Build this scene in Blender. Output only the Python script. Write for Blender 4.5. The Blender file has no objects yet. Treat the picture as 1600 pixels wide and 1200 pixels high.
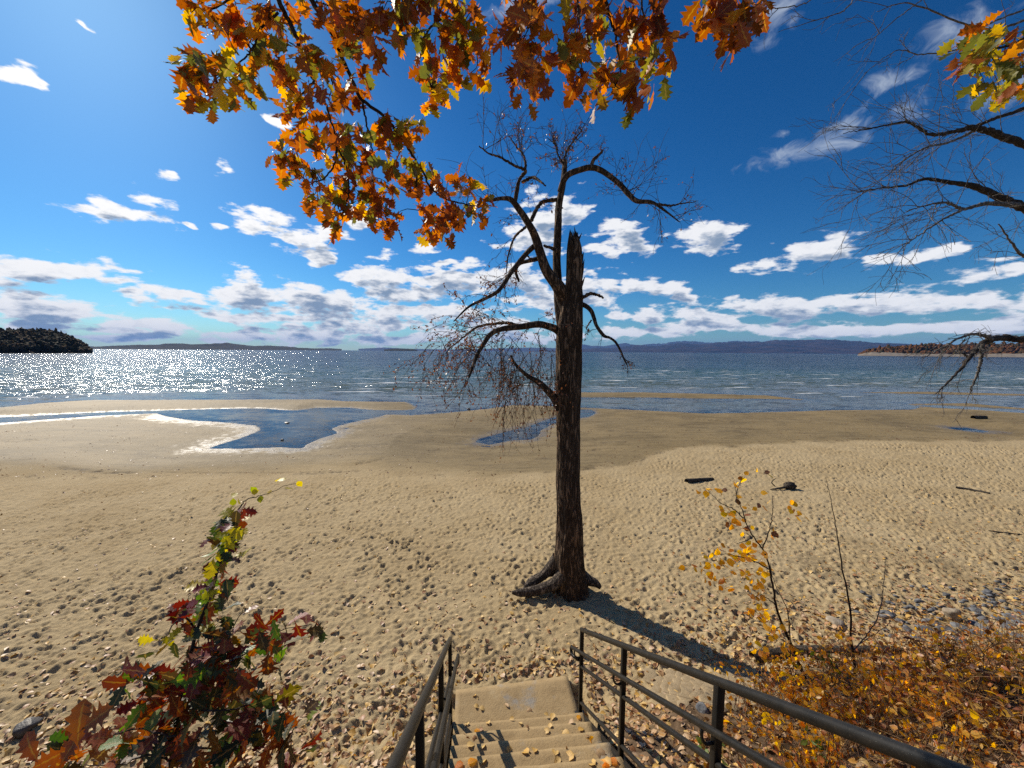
import bpy, math, random
import numpy as np
from mathutils import Vector, Matrix

R = math.radians
S = bpy.context.scene
COL = S.collection

# ------------------------------------------------------------------ camera, sky, sun, exposure
CAM = Vector((0, 0, 5.2))
PITCH, ROLL, F = R(4.86), R(0.38), 600.0          # F: focal length in units of a 1600 px wide frame
cam_d = bpy.data.cameras.new('camera'); cam = bpy.data.objects.new('camera', cam_d); COL.objects.link(cam)
cam_d.sensor_width = 36; cam_d.lens = F / 1600 * 36; cam_d.clip_start = 0.05; cam_d.clip_end = 90000
cam.location = CAM
CR = Matrix.Rotation(R(90) - PITCH, 3, 'X') @ Matrix.Rotation(ROLL, 3, 'Z')
cam.rotation_euler = CR.to_euler()
S.camera = cam

def ray(px, py):
    return CR @ Vector(((px - 800) / F, (600 - py) / F, -1.0))
def ground(px, py, z=0.0):
    d = ray(px, py); t = (z - CAM.z) / d.z
    return CAM + d * t
def atY(px, py, Y):
    d = ray(px, py); return CAM + d * (Y / d.y)
def zcam(P):
    return -((CR.transposed() @ (Vector(P) - CAM)).z)
def azel(px, py):
    d = ray(px, py).normalized(); return math.atan2(d.x, d.y), math.asin(d.z)

SUN_AZ, SUN_EL = R(-47), R(34)
sun_dir = Vector((math.sin(SUN_AZ) * math.cos(SUN_EL), math.cos(SUN_AZ) * math.cos(SUN_EL), math.sin(SUN_EL)))
sd = bpy.data.lights.new('sun', 'SUN'); sun = bpy.data.objects.new('sun', sd); COL.objects.link(sun)
sd.energy = 5.0 ; sd.angle = R(0.55); sd.color = (1.0, 0.90, 0.75)
sun.rotation_euler = sun_dir.to_track_quat('Z', 'Y').to_euler(); sun.location = (-30, 30, 40)
S.view_settings.view_transform = 'Standard'; S.view_settings.look = 'None'
S.view_settings.exposure = 0.22; S.view_settings.gamma = 1.0
S.cycles.max_bounces = 6; S.cycles.transparent_max_bounces = 12; S.cycles.diffuse_bounces = 3
S.cycles.use_denoising = False; S.cycles.use_adaptive_sampling = False
S.cycles.sample_clamp_indirect = 2.5

W = bpy.data.worlds.new('World'); S.world = W; W.use_nodes = True
W.cycles.sampling_method = 'MANUAL'; W.cycles.sample_map_resolution = 256

class NT:
    def __init__(s, tree): s.t = tree; s.t.nodes.clear()
    def n(s, typ, **kw):
        o = s.t.nodes.new(typ)
        for k, v in kw.items(): setattr(o, k, v)
        return o
    def link(s, a, b): s.t.links.new(a, b)
    def put(s, sock, v):
        if v is None: return
        if isinstance(v, bpy.types.NodeSocket): s.link(v, sock)
        else: sock.default_value = v
    def m(s, op, a, b=None, c=None, clamp=False):
        o = s.n('ShaderNodeMath', operation=op, use_clamp=clamp)
        for i, v in enumerate((a, b, c)): s.put(o.inputs[i], v)
        return o.outputs[0]
    def v(s, op, a, b=None, c=None):
        o = s.n('ShaderNodeVectorMath', operation=op)
        for i, x in enumerate((a, b, c)): s.put(o.inputs[i], x)
        return o.outputs['Value'] if op in ('LENGTH', 'DOT_PRODUCT', 'DISTANCE') else o.outputs[0]
    def noise(s, vec, scale, detail=4, rough=0.55, dist=0.0, lac=2.0):
        o = s.n('ShaderNodeTexNoise'); s.put(o.inputs['Vector'], vec)
        s.put(o.inputs['Scale'], scale); o.inputs['Detail'].default_value = detail
        o.inputs['Roughness'].default_value = rough; o.inputs['Distortion'].default_value = dist
        return o.outputs['Fac']
    def step(s, x, a, b):
        o = s.n('ShaderNodeMapRange', interpolation_type='SMOOTHSTEP'); s.put(o.inputs[0], x)
        s.put(o.inputs[1], a); s.put(o.inputs[2], b)
        return o.outputs[0]
    def mix(s, f, a, b, typ='RGBA', blend='MIX'):
        o = s.n('ShaderNodeMix', data_type=typ)
        if typ == 'RGBA':
            o.blend_type = blend; i = (0, 6, 7); out = 2
        else: i = (0, 2, 3); out = 0
        s.put(o.inputs[i[0]], f); s.put(o.inputs[i[1]], a); s.put(o.inputs[i[2]], b)
        return o.outputs[out]
    def ramp(s, x, stops, interp='LINEAR'):
        o = s.n('ShaderNodeValToRGB'); s.put(o.inputs[0], x); cr = o.color_ramp; cr.interpolation = interp
        while len(cr.elements) < len(stops): cr.elements.new(0.5)
        for e, (p, c) in zip(cr.elements, stops): e.position = p; e.color = (*c, 1) if len(c) == 3 else c
        return o.outputs[0]
    def comb(s, x, y, z):
        o = s.n('ShaderNodeCombineXYZ')
        for i, q in enumerate((x, y, z)): s.put(o.inputs[i], q)
        return o.outputs[0]
    def sep(s, vec):
        o = s.n('ShaderNodeSeparateXYZ'); s.put(o.inputs[0], vec); return o.outputs
    def attr(s, name):
        return s.n('ShaderNodeAttribute', attribute_name=name).outputs['Fac']

# clouds of the sky: (px, py, half width, half height) measured on the photograph, turned into azimuth / elevation
CLOUDS = [(38,120,42,22),(140,48,16,9),(165,318,50,16),(200,335,85,24),(235,312,45,20),(292,351,14,7),(350,268,28,17),(266,276,15,9),
 (420,350,75,28),(475,368,75,28),(512,400,34,16),(560,344,40,17),(438,188,20,12),(488,218,28,14),(345,350,20,7),(660,385,40,14),(700,407,30,9),
 (60,420,110,26),(130,425,95,32),(180,440,55,15),(0,425,70,22),
 (40,478,130,26),(110,490,140,28),(200,510,130,18),(40,505,140,14),(150,525,180,14),(270,520,80,10),
 (300,462,110,14),(380,468,120,24),(450,462,110,40),(520,480,120,40),(600,440,75,40),(640,455,80,42),(700,440,100,36),(740,430,70,30),
 (420,495,190,14),(560,505,190,22),(680,490,110,22),(480,525,230,16),(640,528,160,14),
 (850,345,62,48),(835,370,70,36),(880,330,45,26),(800,440,95,36),(905,450,70,30),(860,470,110,24),(780,510,90,22),(830,525,160,14),
 (970,365,48,34),(985,385,62,20),(940,390,40,14),(1105,362,55,30),(1112,380,66,22),(1255,398,80,26),(1295,388,70,26),(1220,412,60,18),
 (990,445,55,22),(1030,455,60,16),(940,450,40,24),(1075,465,30,10),
 (1545,430,70,20),(1590,420,60,24),(1440,405,55,18),(1390,400,40,14),(1360,460,60,14),(1555,405,80,10),
 (1010,495,80,18),(1080,490,110,26),(1170,480,120,28),(1250,485,140,30),(1350,478,120,26),(1440,478,120,26),(1540,472,110,30),(1640,470,110,36),
 (1000,518,130,13),(1120,514,160,15),(1280,515,180,16),(1450,512,180,16),(1600,505,120,22),(1750,500,180,40)]
WISPS = [(1240,240,75,20),(1300,225,70,26),(1325,195,40,36),(1215,30,38,50),(1200,70,30,26),(1390,130,60,16),(1430,170,60,30),(800,15,55,26),(860,5,60,22),(1500,40,80,36),(1225,208,20,10),(1570,150,70,30)]

def build_world():
    T = NT(W.node_tree)
    sky = T.n('ShaderNodeTexSky', sky_type='NISHITA', sun_disc=False, sun_elevation=SUN_EL, sun_rotation=SUN_AZ,
              altitude=300, air_density=1.0, dust_density=0.42, ozone_density=3.0)
    d = T.n('ShaderNodeTexCoord').outputs['Generated']
    x, y, z = T.sep(d)[:3]
    az = T.m('ARCTAN2', x, y); el = T.m('ARCSINE', z)
    P = T.comb(az, el, 0.0)
    nz = T.n('ShaderNodeTexNoise'); T.put(nz.inputs['Vector'], T.v('MULTIPLY', P, (9.0, 15.0, 1.0)))
    nz.inputs['Scale'].default_value = 1.0; nz.inputs['Detail'].default_value = 3.0
    warp = T.v('MULTIPLY', T.v('SUBTRACT', nz.outputs['Color'], (0.5, 0.5, 0.5)), (0.10, 0.040, 0.0))
    Q = T.v('ADD', P, warp)
    def field(Q, blobs, grow=1.0):
        cur = None
        for (cx, cy, rx, ry) in blobs:
            a0, e0 = azel(cx, cy); a1, _ = azel(cx + rx, cy); _, e1 = azel(cx, cy - ry)
            sx, sy = 1 / (abs(a1 - a0) * grow), 1 / (abs(e1 - e0) * grow)
            l = T.v('LENGTH', T.v('MULTIPLY_ADD', Q, (sx, sy, 0), (-a0 * sx, -e0 * sy, 0)))
            cur = l if cur is None else T.m('MINIMUM', cur, l)
        return T.m('SUBTRACT', 1.0, cur)
    # clouds on the sides and behind, where the photograph does not look: the same kind of broken cumulus
    absaz = T.m('ABSOLUTE', az)
    side = T.step(absaz, 1.05, 1.3)
    back = T.m('SUBTRACT', T.m('MULTIPLY', T.noise(T.v('MULTIPLY', d, (1, 1, 2.6)), 3.0, 3, 0.5), 2.6), 1.35)
    back = T.m('ADD', back, T.m('MULTIPLY', side, 1.0)); back = T.m('SUBTRACT', back, 1.0)
    off = (-0.014, 0.022, 0.0)
    def dens(Qv, Pv):
        f = T.m('MAXIMUM', field(Qv, CLOUDS, 1.03), back)
        n = T.noise(T.v('MULTIPLY', Pv, (14.0, 36.0, 1.0)), 1.0, 8, 0.57, 0.1)
        return T.m('ADD', T.m('MULTIPLY', f, 0.80), T.m('MULTIPLY', T.m('SUBTRACT', n, 0.555), 2.7))
    D = dens(Q, P)
    D2 = dens(T.v('ADD', Q, off), T.v('ADD', P, off))
    alpha = T.step(D, 0.0, 0.34)
    # how much cloud lies between a point and the sun
    lit = T.m('SUBTRACT', 1.0, T.step(D2, 0.05, 0.66), clamp=True)
    sunang = T.v('DOT_PRODUCT', d, tuple(sun_dir))
    rim = T.m('MULTIPLY', T.m('SUBTRACT', 1.0, T.step(D, 0.1, 0.5)), 0.35)
    lit = T.m('ADD', lit, rim, clamp=True)
    fine = T.noise(T.v('MULTIPLY', P, (40.0, 70.0, 1.0)), 1.0, 5, 0.6)
    lit = T.m('ADD', lit, T.m('MULTIPLY', T.m('SUBTRACT', fine, 0.5), 0.8), clamp=True)
    glow = T.m('POWER', T.m('MAXIMUM', sunang, 0.0), 6.0)
    white = T.mix(glow, (11.4, 11.5, 11.8, 1), (14., 13.8, 13.5, 1))
    ccol = T.mix(lit, (2.9, 4.0, 5.7, 1), white)
    # thin high wisps
    wf = field(Q, WISPS, 1.2)
    wn = T.noise(T.v('MULTIPLY', Q, (16.0, 22.0, 1.0)), 1.0, 8, 0.6, 0.6)
    walpha = T.m('MULTIPLY', T.step(T.m('ADD', T.m('MULTIPLY', wf, 0.9), T.m('MULTIPLY', T.m('SUBTRACT', wn, 0.55), 3.0)), 0.0, 1.1), 0.55)
    hs = T.n('ShaderNodeHueSaturation'); hs.inputs['Saturation'].default_value = 1.18; hs.inputs['Value'].default_value = 1.0
    T.link(T.mix(1.0, sky.outputs[0], (0.66, 0.93, 1.08, 1), blend='MULTIPLY'), hs.inputs['Color'])
    gm = T.n('ShaderNodeGamma'); gm.inputs[1].default_value = 1.22
    T.link(T.mix(1.0, hs.outputs[0], (.1, .1, .1, 1), blend='MULTIPLY'), gm.inputs[0])
    skyc = T.mix(1.0, gm.outputs[0], (11.2, 11.2, 11.2, 1), blend='MULTIPLY')
    c = T.mix(walpha, skyc, (7.5, 8.4, 9.6, 1))
    above = T.step(el, -0.004, 0.002)
    c = T.mix(T.m('MULTIPLY', alpha, above), c, ccol)
    bg = T.n('ShaderNodeBackground'); T.link(c, bg.inputs[0]); bg.inputs[1].default_value = 0.070
    out = T.n('ShaderNodeOutputWorld'); T.link(bg.outputs[0], out.inputs[0])
build_world()

# ------------------------------------------------------------------ helpers
rng = np.random.default_rng(7); rnd = random.Random(11)
_perm = np.random.default_rng(3).permutation(256); _perm = np.concatenate([_perm, _perm, _perm])
_ga = np.random.default_rng(5).normal(size=(256, 3)); _ga /= np.linalg.norm(_ga, axis=1)[:, None]
def perlin(x, y, z=0.0):
    x, y, z = np.broadcast_arrays(np.asarray(x, float), np.asarray(y, float), np.asarray(z, float))
    xi, yi, zi = np.floor(x).astype(int), np.floor(y).astype(int), np.floor(z).astype(int)
    xf, yf, zf = x - xi, y - yi, z - zi
    u, v, w = (t * t * t * (t * (t * 6 - 15) + 10) for t in (xf, yf, zf))
    out = 0
    for dx in (0, 1):
        for dy in (0, 1):
            for dz in (0, 1):
                h = _perm[_perm[_perm[(xi + dx) & 255] + ((yi + dy) & 255)] + ((zi + dz) & 255)]
                g = _ga[h]
                dot = g[..., 0] * (xf - dx) + g[..., 1] * (yf - dy) + g[..., 2] * (zf - dz)
                out = out + dot * (u if dx else 1 - u) * (v if dy else 1 - v) * (w if dz else 1 - w)
    return out
def fbm(x, y, z=0.0, o=4, g=0.5):
    a, s, t = 1.0, 1.0, 0
    for i in range(o):
        t = t + a * perlin(x * s, y * s, z * s + i * 7.3); a *= g; s *= 2.03
    return t
def sstep(x, a, b):
    t = np.clip((x - a) / (b - a), 0, 1); return t * t * (3 - 2 * t)

def tag(o, label=None, cat=None, group=None, kind=None):
    if label: o['label'] = label
    if cat: o['category'] = cat
    if group: o['group'] = group
    if kind: o['kind'] = kind
    return o
def mesh_np(name, V, faces):
    """faces: list of int arrays (n,k)"""
    me = bpy.data.meshes.new(name)
    V = np.asarray(V, np.float32).reshape(-1, 3)
    faces = [np.asarray(f, np.int32) for f in faces if len(f)]
    me.vertices.add(len(V)); me.vertices.foreach_set('co', V.ravel())
    nl = sum(f.size for f in faces); npoly = sum(len(f) for f in faces)
    me.loops.add(nl); me.polygons.add(npoly)
    me.loops.foreach_set('vertex_index', np.concatenate([f.ravel() for f in faces]))
    tot = np.concatenate([np.full(len(f), f.shape[1], np.int32) for f in faces])
    me.polygons.foreach_set('loop_start', np.concatenate([[0], np.cumsum(tot)[:-1]]).astype(np.int32))
    me.update(calc_edges=True); me.validate()
    return me
def link(name, me, mat=None, parent=None, smooth=True):
    if mat and not me.materials: me.materials.append(mat)
    if smooth: me.polygons.foreach_set('use_smooth', np.ones(len(me.polygons), bool))
    o = bpy.data.objects.new(name, me); COL.objects.link(o)
    if parent: o.parent = parent
    return o
def fattr(me, name, arr):
    a = me.attributes.new(name, 'FLOAT', 'POINT'); a.data.foreach_set('value', np.asarray(arr, np.float32).ravel())
def grid_faces(nr, nc, wrap=False):
    i = np.arange(nr - 1)[:, None] * nc; j = np.arange(nc if wrap else nc - 1)[None, :]
    j2 = (j + 1) % nc
    return np.stack([i + j, i + j2, i + nc + j2, i + nc + j], -1).reshape(-1, 4)
def empty(name, loc):
    o = bpy.data.objects.new(name, None); o.location = loc; o.empty_display_size = 0.2; COL.objects.link(o); return o

class MB:
    def __init__(s): s.V = []; s.F = {3: [], 4: []}; s.n = 0
    def add(s, V, faces):
        V = np.asarray(V, float).reshape(-1, 3); s.V.append(V)
        for f in faces:
            f = np.asarray(f, int)
            if len(f): s.F[f.shape[1]].append(f + s.n)
        s.n += len(V)
    def tube(s, pts, rad, sides=8, cap=True):
        pts = np.asarray([tuple(p) for p in pts], float); n = len(pts)
        rad = np.broadcast_to(np.asarray(rad, float), (n,))
        t = np.gradient(pts, axis=0); t /= np.linalg.norm(t, axis=1)[:, None] + 1e-12
        ref = np.array([0, 0, 1.0]) if abs(t[0, 2]) < 0.9 else np.array([1.0, 0, 0])
        u = np.cross(t[0], ref); u /= np.linalg.norm(u); U = [u]
        for i in range(1, n):
            u = U[-1] - t[i] * np.dot(U[-1], t[i]); U.append(u / (np.linalg.norm(u) + 1e-12))
        U = np.array(U); Wv = np.cross(t, U)
        a = np.linspace(0, 2 * np.pi, sides, endpoint=False)
        V = pts[:, None] + rad[:, None, None] * (np.cos(a)[None, :, None] * U[:, None] + np.sin(a)[None, :, None] * Wv[:, None])
        V = V.reshape(-1, 3); F4 = grid_faces(n, sides, True)
        if cap:
            k = len(V); V = np.vstack([V, pts[0], pts[-1]])
            j = np.arange(sides); j2 = (j + 1) % sides; e = (n - 1) * sides
            s.add(V, [F4, np.stack([j2, j, np.full(sides, k)], 1), np.stack([e + j, e + j2, np.full(sides, k + 1)], 1)])
        else: s.add(V, [F4])
    def box(s, c, x, y, z):
        """c centre, x y z half-axis vectors"""
        c, x, y, z = (np.asarray(tuple(q), float) for q in (c, x, y, z))
        V = [c + sx * x + sy * y + sz * z for sz in (-1, 1) for sy in (-1, 1) for sx in (-1, 1)]
        s.add(V, [[(0, 2, 3, 1), (4, 5, 7, 6), (0, 1, 5, 4), (2, 6, 7, 3), (0, 4, 6, 2), (1, 3, 7, 5)]])
    def inst(s, V, faces, M):
        V = np.asarray(V); M = np.array(M); s.add(V @ M[:3, :3].T + M[:3, 3], faces)
    def mesh(s, name, base=(0, 0, 0)):
        V = np.concatenate(s.V) - np.asarray(tuple(base), float)
        return mesh_np(name, V, [np.concatenate(f) for f in s.F.values() if f])
    def build(s, name, mat, parent=None, smooth=True, base=None):
        if base is None: base = parent.matrix_world.translation if parent else (0, 0, 0)
        if parent and base is not None:
            b = Vector((0, 0, 0)); q = parent
            while q: b += q.location; q = q.parent
            base = b
        o = link(name, s.mesh(name, base), mat, parent, smooth)
        if not parent: o.location = base
        return o
def spline(pts, n):
    """Catmull-Rom resampling"""
    P = np.asarray([tuple(p) for p in pts], float); k = len(P)
    if k < 3:
        return P[0] + (P[-1] - P[0]) * np.linspace(0, 1, n)[:, None]
    Q = np.vstack([2 * P[0] - P[1], P, 2 * P[-1] - P[-2]])
    u = np.linspace(0, k - 1 - 1e-9, n); i = u.astype(int); t = (u - i)[:, None]
    a, b, c, d = Q[i], Q[i + 1], Q[i + 2], Q[i + 3]
    return 0.5 * ((2 * b) + (-a + c) * t + (2 * a - 5 * b + 4 * c - d) * t * t + (-a + 3 * b - 3 * c + d) * t ** 3)
def frame(d, nrm):
    d = Vector(d).normalized(); n = Vector(nrm); n = n - d * n.dot(d)
    if n.length < 1e-4: n = d.orthogonal()
    n.normalize(); y = n.cross(d)
    return Matrix((d, y, n)).transposed()

# ------------------------------------------------------------------ materials
def new_mat(name):
    m = bpy.data.materials.new(name); m.use_nodes = True; return m, NT(m.node_tree)
def finish(T, sh, vol=None):
    o = T.n('ShaderNodeOutputMaterial')
    if sh is not None: T.link(sh, o.inputs[0])
    if vol is not None: T.link(vol, o.inputs[1])
def principled(T, col, rough=0.6, spec=0.4, normal=None, metallic=0.0):
    p = T.n('ShaderNodeBsdfPrincipled'); T.put(p.inputs['Base Color'], col); T.put(p.inputs['Roughness'], rough)
    T.put(p.inputs['Specular IOR Level'], spec); p.inputs['Metallic'].default_value = metallic
    if normal is not None: T.link(normal, p.inputs['Normal'])
    return p.outputs[0]
def bump(T, h, strength=0.5, dist=0.02, normal=None):
    b = T.n('ShaderNodeBump'); T.put(b.inputs['Height'], h); T.put(b.inputs['Strength'], strength); b.inputs['Distance'].default_value = dist
    if normal is not None: T.link(normal, b.inputs['Normal'])
    return b.outputs[0]

def leaf_mat(name, stops, trans=0.45, tsat=1.25, tval=1.9, rough=0.42):
    m, T = new_mat(name)
    r = T.m('FRACT', T.m('ADD', T.n('ShaderNodeObjectInfo').outputs['Random'], T.n('ShaderNodeNewGeometry').outputs['Random Per Island']))
    obj = T.n('ShaderNodeTexCoord').outputs['Object']
    spots = T.noise(obj, 38.0, 3, 0.6)
    c = T.ramp(T.m('ADD', r, T.m('MULTIPLY', T.m('SUBTRACT', spots, 0.5), 0.55), clamp=True), stops)
    dark = T.noise(obj, 90.0, 2, 0.6)
    c = T.mix(T.m('MULTIPLY', T.step(dark, 0.6, 0.75), 0.6), c, (0.06, 0.03, 0.012, 1))
    c = T.mix(T.m('MULTIPLY', T.step(T.attr('midrib'), 0.84, 0.97), 0.5), c, (.42, .28, .09, 1))
    hs = T.n('ShaderNodeHueSaturation'); hs.inputs['Saturation'].default_value = tsat; hs.inputs['Value'].default_value = tval
    T.link(c, hs.inputs['Color'])
    nb = bump(T, spots, 0.25, 0.01)
    p = principled(T, c, rough, 0.45, nb)
    t = T.n('ShaderNodeBsdfTranslucent'); T.link(hs.outputs[0], t.inputs[0])
    mx = T.n('ShaderNodeMixShader'); mx.inputs[0].default_value = trans
    T.link(p, mx.inputs[1]); T.link(t.outputs[0], mx.inputs[2]); finish(T, mx.outputs[0]); return m
M_oak_o = leaf_mat('oak_leaf_orange', [(0, (.17, .05, .016)), (.3, (.28, .085, .02)), (.6, (.42, .155, .025)), (.85, (.32, .08, .022)), (1, (.16, .10, .022))], 0.48, 1.2, 2.5, 0.5)
M_oak_r = leaf_mat('oak_leaf_rust', [(0, (.09, .03, .014)), (.35, (.16, .048, .017)), (.65, (.25, .075, .02)), (1, (.12, .055, .018))], 0.48, 1.2, 2.5, 0.5)
M_oak_g = leaf_mat('oak_leaf_olive', [(0, (.075, .085, .018)), (.35, (.14, .14, .025)), (.65, (.26, .22, .03)), (.85, (.38, .27, .03)), (1, (.20, .10, .02))], 0.46, 1.1, 1.9, 0.5)
M_oak_y = leaf_mat('oak_leaf_yellow', [(0, (.42, .26, .03)), (.5, (.55, .34, .03)), (1, (.46, .18, .03))], 0.48, 1.2, 2.5, 0.5)
M_sap_d = leaf_mat('sapling_leaf_dark', [(0, (.018, .03, .012)), (.35, (.035, .05, .016)), (.6, (.055, .062, .016)), (.8, (.075, .026, .014)), (1, (.12, .10, .015))], 0.32, 1.15, 1.8, 0.44)
M_sap_r = leaf_mat('sapling_leaf_red', [(0, (.10, .014, .012)), (.5, (.19, .024, .016)), (1, (.16, .04, .014))], 0.3)
M_sap_o = leaf_mat('sapling_leaf_orange', [(0, (.16, .04, .014)), (.6, (.28, .075, .018)), (1, (.18, .10, .018))], 0.35)
M_sap_y = leaf_mat('sapling_leaf_yellow', [(0, (.48, .36, .03)), (.6, (.42, .38, .03)), (1, (.22, .26, .03))], 0.5)
M_pop_y = leaf_mat('poplar_leaf_yellow', [(0, (.50, .28, .04)), (.4, (.58, .36, .05)), (.75, (.52, .24, .035)), (1, (.40, .16, .03))], 0.60, 1.15, 2.9)
M_pop_b = leaf_mat('poplar_leaf_brown', [(0, (.13, .05, .025)), (1, (.24, .09, .03))], 0.3)
M_green = leaf_mat('green_leaf', [(0, (.06, .12, .02)), (.5, (.11, .19, .03)), (1, (.22, .26, .04))], 0.4)
M_lit = leaf_mat('fallen_leaf_tan', [(0, (.52, .36, .20)), (.3, (.44, .26, .12)), (.5, (.30, .13, .05)), (.65, (.56, .42, .28)), (.8, (.50, .27, .07)), (.92, (.22, .09, .04)), (1, (.55, .33, .06))], 0.12, 1.1, 1.2, 0.5)
M_lity = leaf_mat('fallen_leaf_yellow', [(0, (.62, .40, .12)), (.5, (.66, .46, .18)), (1, (.60, .34, .06))], 0.15, 1.1, 1.2, 0.5)
M_cover = leaf_mat('low_shrub_leaf', [(0, (.34, .10, .03)), (.25, (.44, .16, .035)), (.5, (.52, .27, .05)), (.62, (.24, .075, .03)), (.75, (.14, .06, .03)), (.88, (.50, .30, .06)), (1, (.12, .05, .03))], 0.3, 1.15, 1.5)
M_drylf = leaf_mat('dry_leaf', [(0, (.13, .06, .035)), (.5, (.20, .09, .05)), (1, (.10, .05, .03))], 0.3)

def bark(name, c1, c2, scale=1.0, zst=0.16, strength=0.9, dist=0.03):
    m, T = new_mat(name)
    o = T.n('ShaderNodeTexCoord').outputs['Object']
    v = T.v('MULTIPLY', o, (scale, scale, scale * zst))
    n1 = T.noise(v, 16.0, 6, 0.62, 0.8); n2 = T.noise(o, 60.0 * scale, 5, 0.65); n3 = T.noise(o, 2.2, 3, 0.6)
    ridge = T.m('ABSOLUTE', T.m('SUBTRACT', n1, 0.5))
    h = T.m('ADD', T.m('MULTIPLY', T.step(ridge, 0.0, 0.12), 1.0), T.m('MULTIPLY', n2, 0.35))
    c = T.mix(T.step(h, 0.2, 1.25), c1, c2)
    c = T.mix(T.m('MULTIPLY', n3, 0.45), c, (c1[0] * .7, c1[1] * .75, c1[2] * .8, 1))
    finish(T, principled(T, c, 0.88, 0.2, bump(T, h, strength, dist))); return m
M_bark = bark('dead_tree_bark', (.046, .029, .018, 1), (.26, .170, .105, 1))
M_wood = bark('grey_driftwood', (.10, .085, .07, 1), (.32, .28, .23, 1), 1.0, 0.2, 0.6, 0.015)
M_darkwood = bark('dark_driftwood', (.03, .024, .019, 1), (.14, .115, .09, 1), 1.5, 0.4, 0.6, 0.015)
M_twig = bark('bare_twig', (.035, .026, .02, 1), (.12, .095, .075, 1), 2.0, 0.5, 0.4, 0.01)
M_gtwig = bark('pale_grey_twig', (.085, .075, .065, 1), (.26, .235, .21, 1), 1.6, 0.4, 0.5, 0.01)
M_otwig = bark('oak_branch_bark', (.03, .022, .017, 1), (.09, .07, .055, 1), 2.0, 0.4, 0.5, 0.01)
M_straw = bark('dry_stalk', (.14, .075, .035, 1), (.33, .20, .10, 1), 3.0, 0.5, 0.2, 0.004)

def stone_mat(name, a, b, spec=0.3, rough=0.8):
    m, T = new_mat(name); o = T.n('ShaderNodeTexCoord').outputs['Object']
    n = T.noise(o, 9.0, 7, 0.62); n2 = T.noise(o, 70.0, 4, 0.6)
    c = T.mix(T.step(n, 0.35, 0.68), a, b); c = T.mix(T.m('MULTIPLY', T.step(n2, 0.55, 0.7), 0.4), c, (a[0] * .5, a[1] * .5, a[2] * .5, 1))
    finish(T, principled(T, c, rough, spec, bump(T, T.m('ADD', n, T.m('MULTIPLY', n2, 0.4)), 0.6, 0.02))); return m
M_stone_g = stone_mat('blue_grey_shale', (.09, .092, .097, 1), (.22, .222, .225, 1))
M_stone_t = stone_mat('tan_stone', (.24, .19, .13, 1), (.42, .36, .28, 1))
M_stone_d = stone_mat('dark_wet_stone', (.035, .03, .026, 1), (.10, .085, .07, 1), 0.5, 0.5)
M_crack = stone_mat('sandy_pavement', (.31, .235, .135, 1), (.39, .30, .18, 1))

def sand_mat():
    m, T = new_mat('beach_sand')
    o = T.n('ShaderNodeTexCoord').outputs['Object']
    wet = T.attr('wet'); soil = T.attr('soil'); dark = T.attr('stain')
    n1 = T.noise(o, 0.55, 5, 0.55); n2 = T.noise(o, 7.0, 5, 0.6); n3 = T.noise(o, 130.0, 3, 0.7); n4 = T.noise(o, 900.0, 2, 0.6)
    dry = T.mix(T.step(n1, 0.3, 0.7), (.375, .280, .148, 1), (.435, .335, .188, 1))
    dry = T.mix(T.m('MULTIPLY', T.step(n3, 0.52, 0.72), 0.35), dry, (.27, .20, .12, 1))
    dry = T.mix(T.m('MULTIPLY', T.step(n4, 0.56, 0.7), 0.4), dry, (.56, .48, .36, 1))
    damp = T.mix(T.step(T.noise(T.v('MULTIPLY', o, (0.25, 1.0, 1)), 0.8, 6, 0.6), 0.3, 0.7), (.188, .138, .064, 1), (.262, .196, .098, 1))
    damp = T.mix(T.m('MULTIPLY', T.step(n3, 0.5, 0.7), 0.3), damp, (.13, .10, .06, 1))
    dn = T.noise(T.v('MULTIPLY', o, (0.35, 1.0, 1)), 2.6, 7, 0.68)
    damp = T.mix(T.m('MULTIPLY', T.step(dn, 0.48, 0.66), 0.55), damp, (.105, .075, .036, 1))
    damp = T.mix(T.m('MULTIPLY', T.step(T.noise(o, 0.22, 3, 0.5), 0.45, 0.62), 0.45), damp, (.30, .22, .105, 1))
    c = T.mix(T.step(wet, 0.05, 0.55), dry, damp)
    c = T.mix(T.step(wet, 0.75, 1.0), c, (.17, .13, .075, 1))
    c = T.mix(T.m('MULTIPLY', dark, T.step(n2, 0.35, 0.65)), c, (.075, .055, .035, 1))
    earth = T.mix(T.step(n2, 0.35, 0.65), (.085, .055, .032, 1), (.17, .115, .07, 1))
    c = T.mix(soil, c, earth)
    rough = T.mix(T.step(wet, 0.15, 0.6), 0.95, T.mix(T.step(wet, 0.7, 1.0), 0.66, 0.40, 'FLOAT'), 'FLOAT')
    spec = T.mix(T.step(wet, 0.55, 1.0), 0.13, 0.36, 'FLOAT')
    h = T.m('ADD', T.m('MULTIPLY', n3, 0.5), T.m('MULTIPLY', n4, 0.2))
    h = T.m('ADD', h, T.m('MULTIPLY', T.noise(o, 24.0, 4, 0.6), 1.1))
    nb = bump(T, h, T.mix(T.step(wet, 0.2, 1.0), 0.75, 0.55, 'FLOAT'), 0.018)
    finish(T, principled(T, c, rough, spec, nb)); return m
M_sand = sand_mat()

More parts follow.
